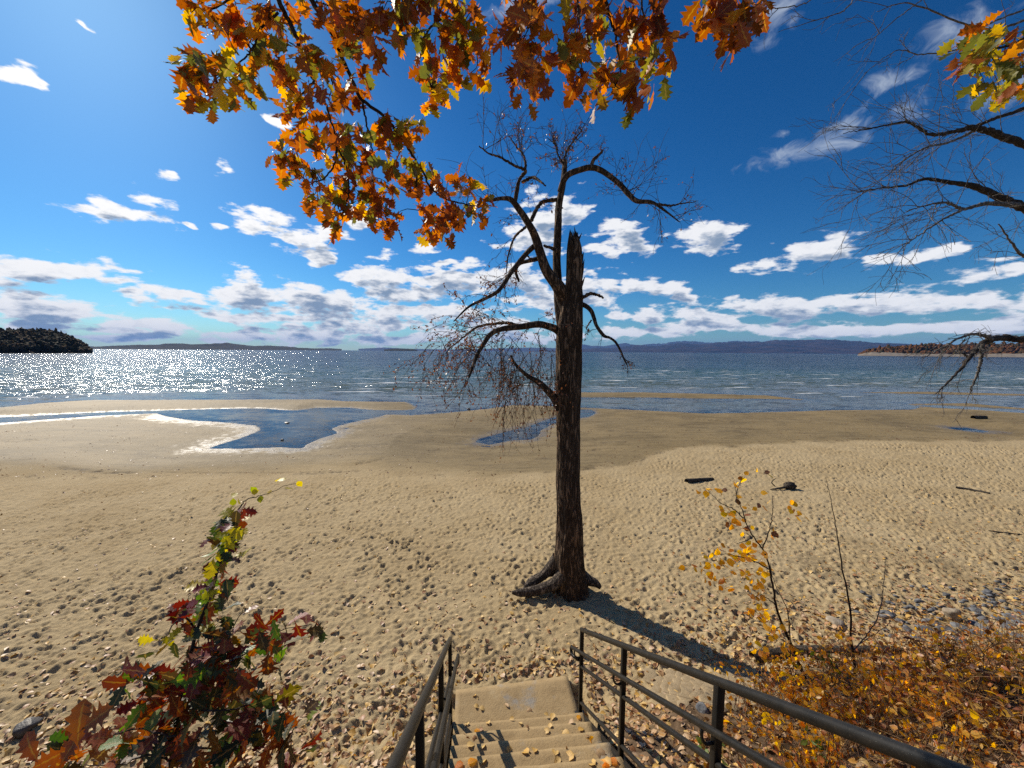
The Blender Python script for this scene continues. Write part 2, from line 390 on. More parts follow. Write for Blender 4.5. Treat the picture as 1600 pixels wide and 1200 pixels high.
def water_mat():
    m, T = new_mat('lake_water')
    o = T.n('ShaderNodeTexCoord').outputs['Object']
    depth = T.attr('depth'); off = T.attr('offshore'); chop = T.attr('chop')
    c = T.ramp(T.m('DIVIDE', off, 260.0, clamp=True), [(0, (.105, .095, .060)), (.04, (.078, .098, .075)), (.16, (.036, .082, .078)), (.40, (.014, .042, .062)), (1, (.006, .020, .046))])
    gust = T.noise(T.v('MULTIPLY', o, (0.4, 1.0, 1)), 0.045, 4, 0.55)
    w1 = T.noise(T.v('MULTIPLY', o, (0.55, 1.0, 1)), 1.6, 3, 0.6, 0.3)
    w2 = T.noise(T.v('MULTIPLY', o, (0.7, 1.0, 1)), 6.0, 3, 0.6, 0.2)
    w3 = T.noise(T.v('MULTIPLY', o, (0.35, 1.0, 1)), 0.32, 3, 0.6, 0.2)
    h = T.m('ADD', T.m('ADD', w1, T.m('MULTIPLY', w2, 0.28)), T.m('MULTIPLY', w3, 2.6))
    st = T.m('MULTIPLY', chop, T.mix(T.step(gust, 0.3, 0.7), 0.55, 1.0, 'FLOAT'))
    geo = T.n('ShaderNodeNewGeometry').outputs['Normal']
    def slope(sc, k, sx):
        q_ = T.n('ShaderNodeTexNoise'); T.put(q_.inputs['Vector'], T.v('MULTIPLY', o, (sx, 1.0, 1))); q_.inputs['Scale'].default_value = sc
        q_.inputs['Detail'].default_value = 2.0; q_.inputs['Roughness'].default_value = 0.6
        return T.v('MULTIPLY', T.v('SUBTRACT', q_.outputs['Color'], (0.5, 0.5, 0.5)), (k, k * 1.25, 0))
    sl = T.v('ADD', T.v('ADD', slope(0.7, 1.8, 0.45), slope(2.6, 1.7, 0.55)), slope(11.0, 1.0, 0.8))
    sc_ = T.n('ShaderNodeVectorMath', operation='SCALE'); T.link(sl, sc_.inputs[0]); T.link(st, sc_.inputs['Scale'])
    nb = T.v('NORMALIZE', T.v('ADD', geo, sc_.outputs[0]))
    # foam on breaking crests
    crest = T.attr('crest')
    fz = T.m('MULTIPLY', T.step(off, 2.0, 8.0), T.m('SUBTRACT', 1.0, T.step(off, 50.0, 90.0)))
    fn = T.noise(T.v('MULTIPLY', o, (0.22, 1.0, 1)), 1.3, 4, 0.6)
    patch = T.noise(T.v('MULTIPLY', o, (0.5, 1.0, 1)), 0.16, 2, 0.5)
    foam = T.m('MULTIPLY', T.step(crest, 0.34, 0.56), T.m('MULTIPLY', T.step(fn, 0.46, 0.56), T.step(patch, 0.46, 0.54)))
    foam = T.m('MULTIPLY', foam, fz)
    fn2 = T.noise(T.v('MULTIPLY', o, (0.12, 0.6, 1)), 0.5, 3, 0.65)
    farfoam = T.m('MULTIPLY', T.step(fn2, 0.735, 0.76), T.m('MULTIPLY', T.step(off, 50.0, 90.0), T.m('SUBTRACT', 1.0, T.step(off, 400.0, 900.0))))
    foam = T.m('MAXIMUM', foam, farfoam)
    dif = T.n('ShaderNodeBsdfDiffuse'); T.link(T.mix(foam, c, (.78, .80, .80, 1)), dif.inputs[0])
    tr = T.n('ShaderNodeBsdfTransparent'); tr.inputs[0].default_value = (.86, .90, .88, 1)
    body = T.n('ShaderNodeMixShader'); T.put(body.inputs[0], T.m('MAXIMUM', T.step(depth, -0.01, 0.30), foam))
    T.link(tr.outputs[0], body.inputs[1]); T.link(dif.outputs[0], body.inputs[2])
    gl = T.n('ShaderNodeBsdfGlossy'); gl.inputs[0].default_value = (.66, .70, .74, 1); gl.inputs['Roughness'].default_value = 0.12; T.link(nb, gl.inputs['Normal'])  # reflection tint is darkened to stand in for waves shadowing each other
    fr = T.n('ShaderNodeFresnel'); fr.inputs[0].default_value = 1.333; T.link(nb, fr.inputs['Normal'])
    mx = T.n('ShaderNodeMixShader'); T.put(mx.inputs[0], T.m('MULTIPLY', fr.outputs[0], T.m('SUBTRACT', 1.0, T.m('MULTIPLY', foam, 0.9))))
    T.link(body.outputs[0], mx.inputs[1]); T.link(gl.outputs[0], mx.inputs[2])
    finish(T, mx.outputs[0]); return m
M_water = water_mat()

def metal_mat():
    m, T = new_mat('black_painted_steel'); o = T.n('ShaderNodeTexCoord').outputs['Object']
    n = T.noise(o, 14.0, 5, 0.6); n2 = T.noise(o, 160.0, 3, 0.6)
    c = T.mix(T.step(n, 0.35, 0.75), (.007, .007, .007, 1), (.016, .014, .012, 1))
    c = T.mix(T.m('MULTIPLY', T.step(n2, 0.62, 0.72), 0.5), c, (.09, .07, .05, 1))
    finish(T, principled(T, c, T.mix(n, 0.32, 0.55, 'FLOAT'), 0.28, bump(T, n2, 0.12, 0.003))); return m
M_metal = metal_mat()

def concrete_mat():
    m, T = new_mat('sandy_concrete'); o = T.n('ShaderNodeTexCoord').outputs['Object']
    n = T.noise(o, 2.1, 6, 0.62); n2 = T.noise(o, 45.0, 5, 0.65); n3 = T.noise(o, 300.0, 2, 0.6)
    c = T.mix(T.step(n, 0.58, 0.70), (.345, .248, .130, 1), (.27, .245, .21, 1))
    c = T.mix(T.m('MULTIPLY', T.step(n2, 0.5, 0.72), 0.45), c, (.24, .18, .11, 1))
    n5 = T.noise(o, 7.0, 5, 0.65); c = T.mix(T.m('MULTIPLY', T.step(n5, 0.48, 0.66), 0.5), c, (.25, .175, .09, 1))
    c = T.mix(T.m('MULTIPLY', T.step(n5, 0.44, 0.30), 0.4), c, (.42, .33, .20, 1))
    h = T.m('ADD', T.m('ADD', n2, T.m('MULTIPLY', n3, 0.4)), T.m('MULTIPLY', n5, 1.5))
    finish(T, principled(T, c, 0.92, 0.15, bump(T, h, 0.6, 0.012))); return m
M_conc = concrete_mat()

def forest_mat(name, a, b, c3):
    m, T = new_mat(name); o = T.n('ShaderNodeTexCoord').outputs['Object']
    r = T.n('ShaderNodeNewGeometry').outputs['Random Per Island']
    n = T.noise(o, 0.35, 4, 0.7)
    c = T.ramp(T.m('ADD', T.m('MULTIPLY', r, 0.8), T.m('MULTIPLY', n, 0.25)), [(0.1, a), (.55, b), (1, c3)])
    finish(T, principled(T, c, 0.9, 0.1, bump(T, T.noise(o, 0.9, 3, 0.7), 1.0, 1.2))); return m
M_for_l = forest_mat('wooded_point_foliage', (.024, .028, .018), (.045, .040, .024), (.085, .045, .022))
M_for_r = forest_mat('autumn_woods_foliage', (.03, .032, .016), (.10, .045, .02), (.15, .062, .022))
def hill_mat(name, a, b, sc):
    m, T = new_mat(name); o = T.n('ShaderNodeTexCoord').outputs['Object']
    n = T.noise(o, sc, 8, 0.68)
    finish(T, principled(T, T.mix(T.step(n, 0.38, 0.62), a, b), 0.95, 0.05, bump(T, n, 1.0, 40.0))); return m
M_mtn = hill_mat('haze_blue_forest', (.008, .015, .036, 1), (.046, .034, .046, 1), 0.0022)  # blue of the distant haze is put into these base colours
M_hill = hill_mat('far_shore_forest', (.015, .018, .016, 1), (.035, .032, .024, 1), 0.006)
M_cliff = stone_mat('pale_shore_rock', (.15, .12, .09, 1), (.30, .26, .21, 1))

# ------------------------------------------------------------------ terrain
def gpoly(pts, z=0.0): return np.array([tuple(ground(x, y, z))[:2] for x, y in pts])
LAGOON = gpoly([(-400,672),(0,652),(150,644),(250,641),(375,638),(415,638),(445,641),(465,641),(495,637),(545,637),(575,640),(600,641),(625,641),(650,640),(640,648),
  (605,648),(565,657),(530,665),(520,670),(527,677),(500,686),(480,695),(472,701),(440,699),(380,701),(325,701),(350,692),(390,680),(407,672),(400,665),(350,660),(300,657),(260,651),(245,646),(150,650),(0,661),(-400,684)])
POOL = gpoly([(742,691),(745,687),(770,680),(800,672),(825,667),(850,657),(868,652),(907,640),(925,640),(932,645),(925,650),(865,662),(846,672),(842,682),(830,687),(800,688),(765,695)])
INLET = gpoly([(1425,633),(1470,633),(1530,636),(1610,641),(1720,646),(1700,650),(1600,645.5),(1520,640),(1460,637)])
PUDDLE = gpoly([(1478,668),(1510,668),(1550,675),(1535,676),(1490,671)])
LAKE = np.vstack([gpoly([(-900,690),(-400,665),(0,637),(65,630),(145,625),(200,625),(500,624),(540,627),(635,628),(652,636),(645,642),(640,649),(700,645),(760,639),(800,633),(850,634),(907,637),
  (1000,641),(1100,646),(1170,645),(1300,641),(1425,640),(1440,636),(1418,631),(1510,630),(1600,638),(2000,655),(2600,680)]), [[600, 400], [-600, 400]]])
BAR = gpoly([(895,613),(1000,613),(1100,615),(1200,618),(1262,625),(1190,623),(1100,623),(1000,621),(905,621)])
BAR2 = gpoly([(1340,613),(1450,612),(1640,617),(1640,619),(1450,616)])
def sdf(X, Y, poly):
    """signed distance, negative inside"""
    d = np.full(X.shape, 1e9); ins = np.zeros(X.shape, bool); n = len(poly)
    for i in range(n):
        ax, ay = poly[i]; bx, by = poly[(i + 1) % n]; ex, ey = bx - ax, by - ay
        t = np.clip(((X - ax) * ex + (Y - ay) * ey) / (ex * ex + ey * ey + 1e-12), 0, 1)
        d = np.minimum(d, (X - ax - t * ex) ** 2 + (Y - ay - t * ey) ** 2)
        c = (ay > Y) != (by > Y)
        if abs(ey) > 1e-9: ins ^= c & (X < ex * (Y - ay) / ey + ax)
    d = np.sqrt(d); return np.where(ins, -d, d)
def shore(X, Y):
    """distance to the water's edge (+ on land), and distance offshore in the lake proper"""
    far = Y > 120
    sw = np.full(X.shape, -50.0); sl = np.where(far, Y - 36.0, 0.0)
    k = (Y > 9) & ~far
    near = (Y <= 9); sw[near] = 40.0; sl[near] = -9.0
    x, y = X[k], Y[k]
    wob = 0.12 * fbm(x * 1.1, y * 1.1, 3.0, 3)
    lk = sdf(x, y, LAKE); sl_k = -lk
    w = np.minimum.reduce([lk, sdf(x, y, LAGOON), sdf(x, y, POOL), sdf(x, y, PUDDLE), sdf(x, y, INLET)])
    bars = np.minimum(sdf(x, y, BAR), sdf(x, y, BAR2))
    w = np.maximum(w, -bars) + wob
    sw[k] = w; sl[k] = np.minimum(sl_k, np.maximum(bars, -1))
    return sw, sl
# footprints, stamped on a raster
FX0, FX1, FY0, FY1, FR = -28.0, 28.0, 2.5, 24.0, 0.02
fnx, fny = int((FX1 - FX0) / FR), int((FY1 - FY0) / FR)
FP = np.zeros((fny, fnx), np.float32)
_dm = np.clip(0.95 + 1.3 * fbm(*np.meshgrid(np.linspace(0, 19, 140), np.linspace(0, 7.5, 56)), 61.0, 3), .25, 1.35)
def dmod(x, y): return _dm[min(55, int((y - FY0) / (FY1 - FY0) * 55)), min(139, int((x - FX0) / (FX1 - FX0) * 139))]
def stamp():
    n = 66000
    cx = rng.uniform(FX0 + 1, FX1 - 1, n); cy = FY0 + 1 + (FY1 - FY0 - 2) * rng.random(n) ** 1.1
    for x, y in zip(cx, cy):
        if abs(x) > 1.5 * y + 5: continue
        a = .034 + .056 * rng.random() ** 1.4; b = a * rng.uniform(.45, .75); th = rng.normal(1.45, 0.9); dp = a * rng.uniform(.12, .40) * dmod(x, y)
        w = int(a * 2.3 / FR); i, j = int((y - FY0) / FR), int((x - FX0) / FR)
        i0, i1, j0, j1 = max(i - w, 0), min(i + w, fny), max(j - w, 0), min(j + w, fnx)
        yy = (np.arange(i0, i1) * FR + FY0 - y)[:, None]; xx = (np.arange(j0, j1) * FR + FX0 - x)[None]
        c, s = math.cos(th), math.sin(th)
        r = np.sqrt(((xx * c + yy * s) / a) ** 2 + ((-xx * s + yy * c) / b) ** 2)
        FP[i0:i1, j0:j1] = FP[i0:i1, j0:j1] * (1 - 0.6 * (r < 1)) + (-dp * np.exp(-(r ** 3)) + 0.55 * dp * np.exp(-((r - 1.45) / .38) ** 2))
stamp()
def bil(A, X, Y):
    i = np.clip((Y - FY0) / FR, 0, fny - 1.01); j = np.clip((X - FX0) / FR, 0, fnx - 1.01)
    i0, j0 = i.astype(int), j.astype(int); a, b = i - i0, j - j0
    return (A[i0, j0] * (1 - a) * (1 - b) + A[i0 + 1, j0] * a * (1 - b) + A[i0, j0 + 1] * (1 - a) * b + A[i0 + 1, j0 + 1] * a * b)
_dl = np.array([tuple(ground(x, y, 0.3))[:2] for x, y in [(-600,752),(0,752),(200,750),(420,744),(560,740),(740,748),(900,738),(980,728),(1060,702),(1200,694),(1350,690),(1600,686),(2200,690)]])
def dryline(X): return np.interp(X, _dl[:, 0], _dl[:, 1])
def toe(X): return np.interp(X, [-30, -12, -4, -0.7, 1.4, 3, 5, 9, 14, 30], [2.6, 3.3, 3.85, 4.35, 4.75, 5.15, 5.7, 6.4, 7.1, 8])
# stair frame
SA = R(-6.0); s_ax = Vector((math.sin(SA), math.cos(SA), 0)); r_ax = Vector((math.cos(SA), -math.sin(SA), 0))
ST_R0, ST_R1 = -0.30, 1.34
RISE, TREAD, S_LAND = 0.18, 0.28, 4.08
LAND_Z = 0.80
def SP(r, s, z): return Vector((0, 0, 0)) + r_ax * r + s_ax * s + Vector((0, 0, z))
STREAKS = [(tuple(ground(*a, .15))[:2], tuple(ground(*b, .15))[:2], w, k) for a, b, w, k in [((95,736),(200,743),.22,1), ((0,693),(60,690),.4,.9), ((505,696),(605,699),.5,.7), ((1075,654),(1135,660),.8,.8),
  ((905,706),(935,705),.25,.8), ((200,742),(560,744),.12,.6), ((560,728),(600,722),.35,.8), ((745,692),(800,700),.5,.6), ((1000,672),(1060,678),.2,.5), ((520,670),(600,655),.2,.7), ((130,680),(180,683),.3,.6), ((907,738),(1000,730),.25,.6)]]
def terrain(X, Y, detail=True):
    X = np.asarray(X, float); Y = np.asarray(Y, float)
    sw, sl = shore(X, Y)
    base = np.interp(Y, [-50, 4.5, 7, 10, 14.6, 20, 34, 60], [.76, .76, .60, .48, .33, .26, .22, .18])
    flat = sstep(-X, 7, 12) * sstep(Y, 17, 19.5) * (1 - sstep(Y, 29, 31))
    wetz = np.where(sw > 0, 0.012 + (0.030 - 0.018 * flat + .05 * sstep(Y, 29, 32)) * sw + 0.0045 * sw * sw, np.maximum(0.10 * sw, -2.5))
    k = 0.05; h = np.minimum(base, wetz) - k * np.exp(-np.abs(base - wetz) / k) * 0.3 * (sw > 0)
    dl = dryline(X) + 0.8 * fbm(X * 0.35, Y * 0.35, 1.0, 3)
    lf = sstep(-X, -2, 5); wet = np.maximum(sstep(Y - dl + .25 * fbm(X * 2, Y * 2, 31, 3), -0.4 - .9 * lf, 0.9 + 2.6 * lf) * 0.55, 0.0) + 0.45 * sstep(-h + 0.030 * fbm(X * 1.8, Y * 2.6, 14.0, 5, 0.75) + .02 * fbm(X * .5, Y * .7, 24.0, 2), -0.060, -0.004)
    wet = np.where(sw < 0.02, 1.0, np.clip(wet, 0, 1))
    dry = 1 - sstep(Y - dl, -1.2 - .8 * lf, 0.5 + 1.5 * lf)
    t = toe(X) + 0.35 * fbm(X * 0.7, Y * 0.7, 5.0, 3)
    bk = np.maximum(t - Y, 0); bank = 0.62 * (np.sqrt(bk * bk + 0.16) - 0.4) * (1 + 0.08 * fbm(X * 1.3, Y * 1.3, 9.0, 3))
    h = np.minimum(h + bank, 3.5 + 0.05 * fbm(X, Y, 2.0, 3))
    if detail:
        inb = (X > FX0) & (X < FX1) & (Y > FY0) & (Y < FY1)
        fp = np.zeros(X.shape); fp[inb] = bil(FP, X[inb], Y[inb])
        soft = 1 - sstep(bk, 0.1, 0.9)
        h = h + fp * dry * soft * 1.25 + dry * (0.022 * fbm(X * 2.2, Y * 2.2, 4.0, 4, 0.6) + 0.022 * fbm(X * 6, Y * 10, 8.0, 4, 0.65))
        h = h + (1 - dry) * (sw > 0.3) * (0.011 * fbm(X * 2.2, Y * 3.6, 4.0, 5, 0.72) + 0.016 * fbm(X * 0.5, Y * 0.9, 2.0, 3))
        h = h + sstep(bk, 0.2, 0.8) * 0.05 * fbm(X * 3.5, Y * 3.5, 6.0, 4, 0.6)
        # tyre tracks curving over the damp sand on the right and a drag line across the dry sand
        for (k0, k1, yy0, cur) in ((0, 22, 22.6, .020), (0, 22, 24.3, .020), (2, 26, 20.6, .012)):
            yc = yy0 + cur * (X - 4) ** 2 * 0.25 - 0.10 * X
            h = h - 0.02 * np.exp(-((Y - yc) / 0.13) ** 2) * (X > k0) * (X < k1) * (1 - dry) * (sw > 0.3)
        yc = 19.0 + 0.03 * X; h = h - 0.03 * np.exp(-((Y - yc) / 0.07) ** 2) * (X > 8) * dry
    # stairwell cut
    Xr = X * r_ax.x + Y * r_ax.y; Ys = X * s_ax.x + Y * s_ax.y
    stair_z = LAND_Z + RISE * np.clip((S_LAND - Ys) / TREAD, 0, 15)
    ins = (Xr > ST_R0 - 0.12) & (Xr < ST_R1 + 0.12) & (Ys < 4.68) & (Ys > -1.2)
    h = np.where(ins, np.minimum(h, stair_z - 0.16), h)
    soil = sstep(bk, 0.25, 1.0)
    st = 0.8 * sstep(fbm(X * 0.35, Y * 1.6, 12.0, 5, 0.65), 0.12, 0.5) * wet * (wet < 0.9)
    st = np.maximum(st, 0.9 * np.exp(-((Y - (dl + 0.25)) / 0.18) ** 2) * sstep(fbm(X * 0.9, Y * 0.9, 21.0, 3), 0.0, 0.35))
    st = np.maximum(st, 0.5 * sstep(fbm(X * 0.8, Y * 0.8, 17.0, 4), 0.15, 0.5) * (np.abs(X - 8.5) < 4) * (np.abs(Y - 7) < 2.5))
    for (ax, ay), (bx_, by_), wd, am in STREAKS:
        if not len(X) or Y.max() < 12: break
        ex, ey = bx_ - ax, by_ - ay; tt = np.clip(((X - ax) * ex + (Y - ay) * ey) / (ex * ex + ey * ey), 0, 1)
        dd = np.hypot(X - ax - tt * ex, (Y - ay - tt * ey)); g_ = np.exp(-(dd / wd) ** 2) * sstep(fbm(X * 1.6, Y * 3, 41, 4, .65), -.25, .25)
        st = np.maximum(st, am * g_); h = h - .05 * am * g_ * (sw > .3)
    return h, wet, soil, st, sw, sl
def tz(x, y):
    return float(terrain(np.array([x]), np.array([y]))[0][0])

def make_ground():
    ys = [-8.0]
    while ys[-1] < 75: 
        y = ys[-1]; ys.append(y + (0.35 if y < 1.6 else max(0.021, 0.0029 * max(y, 0) ** 1.25) if y < 30 else 0.35 * (y / 30) ** 2))
    Y = np.array(ys); nc = 1180; u = np.linspace(-1, 1, nc)
    w = 1.42 * np.maximum(Y, 0) + 6.0
    X = u[None] * w[:, None]; YY = np.broadcast_to(Y[:, None], X.shape)
    h, wet, soil, st, sw, sl = terrain(X.ravel(), YY.ravel())
    V = np.stack([X.ravel(), YY.ravel(), h], 1)
    me = mesh_np('ground', V, [grid_faces(len(Y), nc)])
    fattr(me, 'wet', wet); fattr(me, 'soil', soil); fattr(me, 'stain', st)
    o = link('ground', me, M_sand); tag(o, 'footprint-pocked dry sand running down to damp flats by the lake', kind='structure')
    print('ground', len(V))
    # the rest of the land, out to where nothing of it shows: lake bed and back shore
    mb = MB(); n = 40
    xs = np.linspace(-30000, 30000, n); yy = np.linspace(-3000, 30000, n)
    Xg, Yg = np.meshgrid(xs, yy); mb.add(np.stack([Xg.ravel(), Yg.ravel(), np.full(n * n, -3.5)], 1), [grid_faces(n, n)])
    lb = mb.build('lake_bed', M_sand); tag(lb, kind='structure')
make_ground()

def make_water():
    ys = [14.0]
    while ys[-1] < 27000:
        y = ys[-1]; ys.append(y + max(0.11, 0.0036 * y if y < 110 else 0.03 * y))
    Y = np.array(ys); nc = 470; u = np.linspace(-1, 1, nc)
    X = u[None] * (1.45 * Y + 8)[:, None]; YY = np.broadcast_to(Y[:, None], X.shape)
    x, y = X.ravel(), YY.ravel()
    sw, sl = shore(x, y)
    amp = 0.05 * sstep(sl, 1.5, 12) * (1 - sstep(y, 150, 400))
    ph = y * 2.0 + 1.6 * fbm(x * 0.10, y * 0.10, 0, 3) * 3 + 0.05 * x
    ph2 = y * 1.1 + 0.25 * x + 3.0 * fbm(x * 0.07, y * 0.07, 4, 2)
    g = 0.5 + 0.9 * fbm(x * 0.15, y * 0.22, 8.0, 3)
    wv = np.sin(ph); wv2 = np.sin(ph2)
    z = amp * (wv * np.clip(g, 0, 1.4) + 0.7 * wv2 + 0.8 * fbm(x * 0.5, y * 0.9, 2.0, 3))
    me = mesh_np('lake', np.stack([x, y, z], 1), [grid_faces(len(Y), nc)])
    gh = np.where(sw > 0, 0.03 * sw, np.maximum(0.10 * sw, -2.5))
    fattr(me, 'depth', -gh); fattr(me, 'offshore', np.maximum(sl, 0))
    chop = np.where(sl > 0, 0.16 + 0.84 * sstep(sl, 0.5, 12), 0.10)
    fattr(me, 'chop', chop); fattr(me, 'crest', np.clip(wv * np.clip(g, 0, 1.2), 0, 1))
    o = link('lake_water', me, M_water); tag(o, 'choppy deep blue lake glittering under the sun at the left', kind='structure')
    print('water', len(x))
make_water()

# ------------------------------------------------------------------ far land
def ridge(name, prof, R0, depth, mat, seed, rough=0.18, noise_sc=1 / 900., nr=26, step=2):
    pxs = np.arange(prof[0][0], prof[-1][0] + 1, step)
    tops = np.interp(pxs, [p[0] for p in prof], [p[1] for p in prof])
    rows = np.linspace(-1, 1, nr); V = []
    for t in rows:
        for px, py in zip(pxs, tops):
            d = ray(px, py); hd = math.hypot(d.x, d.y); ux, uy = d.x / hd, d.y / hd
            hz = max(CAM.z + R0 * d.z / hd, 0.0)
            V.append((ux * (R0 + t * depth), uy * (R0 + t * depth), hz))
    V = np.array(V); t = np.repeat(rows, len(pxs))
    prof_s = np.clip(1 - np.abs(t) ** 1.15, 0, 1) if True else 0
    n = 1 - 2.2 * np.abs(fbm(V[:, 0] * noise_sc, V[:, 1] * noise_sc, seed, 5, 0.55))
    V[:, 2] = V[:, 2] * np.where(np.abs(t) < .02, 1, prof_s * (1 + rough * 2.4 * (n - 0.6))) - 3.0 * (np.abs(t) > .98)
    o = link(name, mesh_np(name, V, [grid_faces(nr, len(pxs))]), mat); return tag(o, kind='structure')
ridge('mountain', [(560,545),(600,543),(640,545),(700,546),(760,545),(830,543),(870,544),(905,538),(940,541),(975,536),(1000,539),(1040,536),(1075,532),(1110,536),(1140,533),(1175,533),(1220,535),(1300,537),(1400,541),(1500,546)], 21000, 3500, M_mtn, 3.0, rough=.07)
ridge('mountain', [(820,549),(900,546),(930,544),(960,543),(990,539),(1025,541),(1060,536),(1095,538),(1120,535),(1150,534),(1185,535),(1215,531),(1250,532),(1285,530),(1320,532),(1360,534),(1420,538),(1500,540),(1600,538),(1750,540),(2000,550)], 13000, 3800, M_mtn, 6.0, rough=.07)
ridge('hill', [(60,541),(143,541),(200,540),(250,538),(275,536),(300,539),(330,538),(352,536.5),(400,540),(430,541),(460,542.5),(500,543.5),(535,545.6)], 7500, 900, M_hill, 9.0)
ridge('island', [(600,546),(612,544.2),(628,543.6),(645,544),(652,546.4)], 5200, 200, M_hill, 2.0, step=1)

def ico(sub=1):
    t = (1 + 5 ** .5) / 2
    V = [(-1,t,0),(1,t,0),(-1,-t,0),(1,-t,0),(0,-1,t),(0,1,t),(0,-1,-t),(0,1,-t),(t,0,-1),(t,0,1),(-t,0,-1),(-t,0,1)]
    Fc = [(0,11,5),(0,5,1),(0,1,7),(0,7,10),(0,10,11),(1,5,9),(5,11,4),(11,10,2),(10,7,6),(7,1,8),(3,9,4),(3,4,2),(3,2,6),(3,6,8),(3,8,9),(4,9,5),(2,4,11),(6,2,10),(8,6,7),(9,8,1)]
    V = [Vector(v).normalized() for v in V]
    for _ in range(sub):
        c = {}; F2 = []
        def mid(a, b):
            k = (min(a, b), max(a, b))
            if k not in c: V.append(((V[a] + V[b]) / 2).normalized()); c[k] = len(V) - 1
            return c[k]
        for a, b, d in Fc:
            x, y, z = mid(a, b), mid(b, d), mid(d, a); F2 += [(a, x, z), (b, y, x), (d, z, y), (x, y, z)]
        Fc = F2
    return np.array([tuple(v) for v in V]), np.array(Fc)
ICO1 = ico(1); ICO2 = ico(2)
def woods(name, label, prof, R0, depth, mat, n, tree_h, cat=None, seed=1, floor=None):
    """a wooded shore: terrain under it (hill) plus crowns joined as one far-off wood"""
    r = np.random.default_rng(seed); mb = MB(); x0, x1 = prof[0][0], prof[-1][0]
    for i in range(n):
        px = r.uniform(x0, x1); top = np.interp(px, [p[0] for p in prof], [p[1] for p in prof])
        t = r.uniform(-1, 1); d = ray(px, top); hd = math.hypot(d.x, d.y); ux, uy = d.x / hd, d.y / hd
        hz = max(CAM.z + R0 * d.z / hd, 2.0); D = R0 + t * depth
        zt = hz * (1 - 0.75 * t * t) * r.uniform(.90, 1.02); s = tree_h * r.uniform(.3, .6)
        conif = r.random() < 0.25
        V = ICO1[0] * (1 + 0.28 * r.normal(size=(42, 1))); V = V * ([s * .55, s * .55, s * 1.2] if conif else [s * .8, s * .8, s * .75])
        zc = max(zt - s * .7, s * .45)
        mb.add(V + [ux * D, uy * D, zc], [ICO1[1]])
    o = mb.build(name, mat, smooth=False); return tag(o, label, kind='stuff')
PL = [(-260,500),(-60,506),(0,516),(30,515),(60,516),(85,517),(105,523),(122,531),(133,539),(139,544)]
ridge('headland', [(p[0], p[1] + 5) for p in PL], 760, 120, M_for_l, 4.0, noise_sc=1 / 60.)
woods('headland_woods', 'dark wooded headland', PL, 740, 105, M_for_l, 2800, 7.5, seed=2)
PR = [(1346,551),(1358,546.5),(1372,543),(1390,541),(1415,540),(1440,538.5),(1465,537.5),(1490,539),(1520,537.5),(1560,537.5),(1600,537),(1700,534),(1900,528)]
ridge('shore_rock', [(1340,554.4),(1352,551.5),(1372,550.5),(1400,552.2),(1450,553.2),(1500,553.6),(1600,553.2),(1700,553.4),(1900,553.4)], 1350, 60, M_cliff, 4.0, noise_sc=1 / 30., rough=.3)
woods('shore_woods', 'autumn wood along the far right shore', PR, 1500, 110, M_for_r, 1800, 12, seed=5)

# haze
hz, T = new_mat('haze_air')
pv = T.n('ShaderNodeVolumePrincipled'); pv.inputs['Color'].default_value = (.24, .48, 1.0, 1); pv.inputs['Density'].default_value = 0.000026; pv.inputs['Anisotropy'].default_value = 0.0
finish(T, None, pv.outputs[0])
mb = MB(); mb.box((0, 12000, 420), (48000, 0, 0), (0, 20000, 0), (0, 0, 426)); tag(mb.build('haze', hz, smooth=False), kind='stuff')

# ------------------------------------------------------------------ stairs and railings
st_root = tag(empty('stairs', SP(0.5, S_LAND, LAND_Z - .2)), 'sand-covered concrete steps descending to the beach between black railings', 'stairs')
def slab(name, r0, r1, s0, s1, z0, z1, seed, skew=0.0):
    """a worn concrete tread: a gridded top with uneven edges"""
    nr, ns = 26, 8; V = []; q = np.random.default_rng(seed)
    for layer in (0, 1):
        for j in range(ns):
            for i in range(nr):
                r = r0 + (r1 - r0) * i / (nr - 1); s = s0 + (s1 - s0 + skew * (i / (nr - 1) - .5)) * j / (ns - 1)
                z = z0 if layer == 0 else z1 + 0.012 * float(perlin(r * 4, s * 6, seed * 1.7)) + .006 * float(perlin(r * 14, s * 14, seed)) - (0.016 if j in (0, ns - 1) else 0)
                if layer and j == ns - 1: s += 0.018 * float(perlin(r * 6, seed, 2.0))
                V.append(SP(r, s, z))
    a = nr * ns; top = grid_faces(ns, nr) + a; bot = grid_faces(ns, nr)[:, ::-1]
    side = []
    for i in range(nr - 1): side += [(i, i + 1, a + i + 1, a + i), ((ns - 1) * nr + i + 1, (ns - 1) * nr + i, a + (ns - 1) * nr + i, a + (ns - 1) * nr + i + 1)]
    for j in range(ns - 1): side += [((j + 1) * nr, j * nr, a + j * nr, a + (j + 1) * nr), (j * nr + nr - 1, (j + 1) * nr + nr - 1, a + (j + 1) * nr + nr - 1, a + j * nr + nr - 1)]
    mb = MB(); mb.add([tuple(v) for v in V], [top, bot, side]); return mb.build(name, M_conc, st_root, smooth=False)
slab('landing', -0.215, 1.29, S_LAND - .01, 4.75, LAND_Z - .30, LAND_Z, 1, skew=0.08)
for k in range(15):
    s1 = S_LAND - .012 - k * TREAD
    slab('step', -0.215, 1.29, s1 - TREAD - .03, s1, LAND_Z + (k + 1) * RISE - .30, LAND_Z + (k + 1) * RISE, k + 2)
slab('landing', -0.6, 1.7, -1.5, S_LAND - .012 - 15 * TREAD - .03, LAND_Z + 16 * RISE - .35, LAND_Z + 16 * RISE, 40)

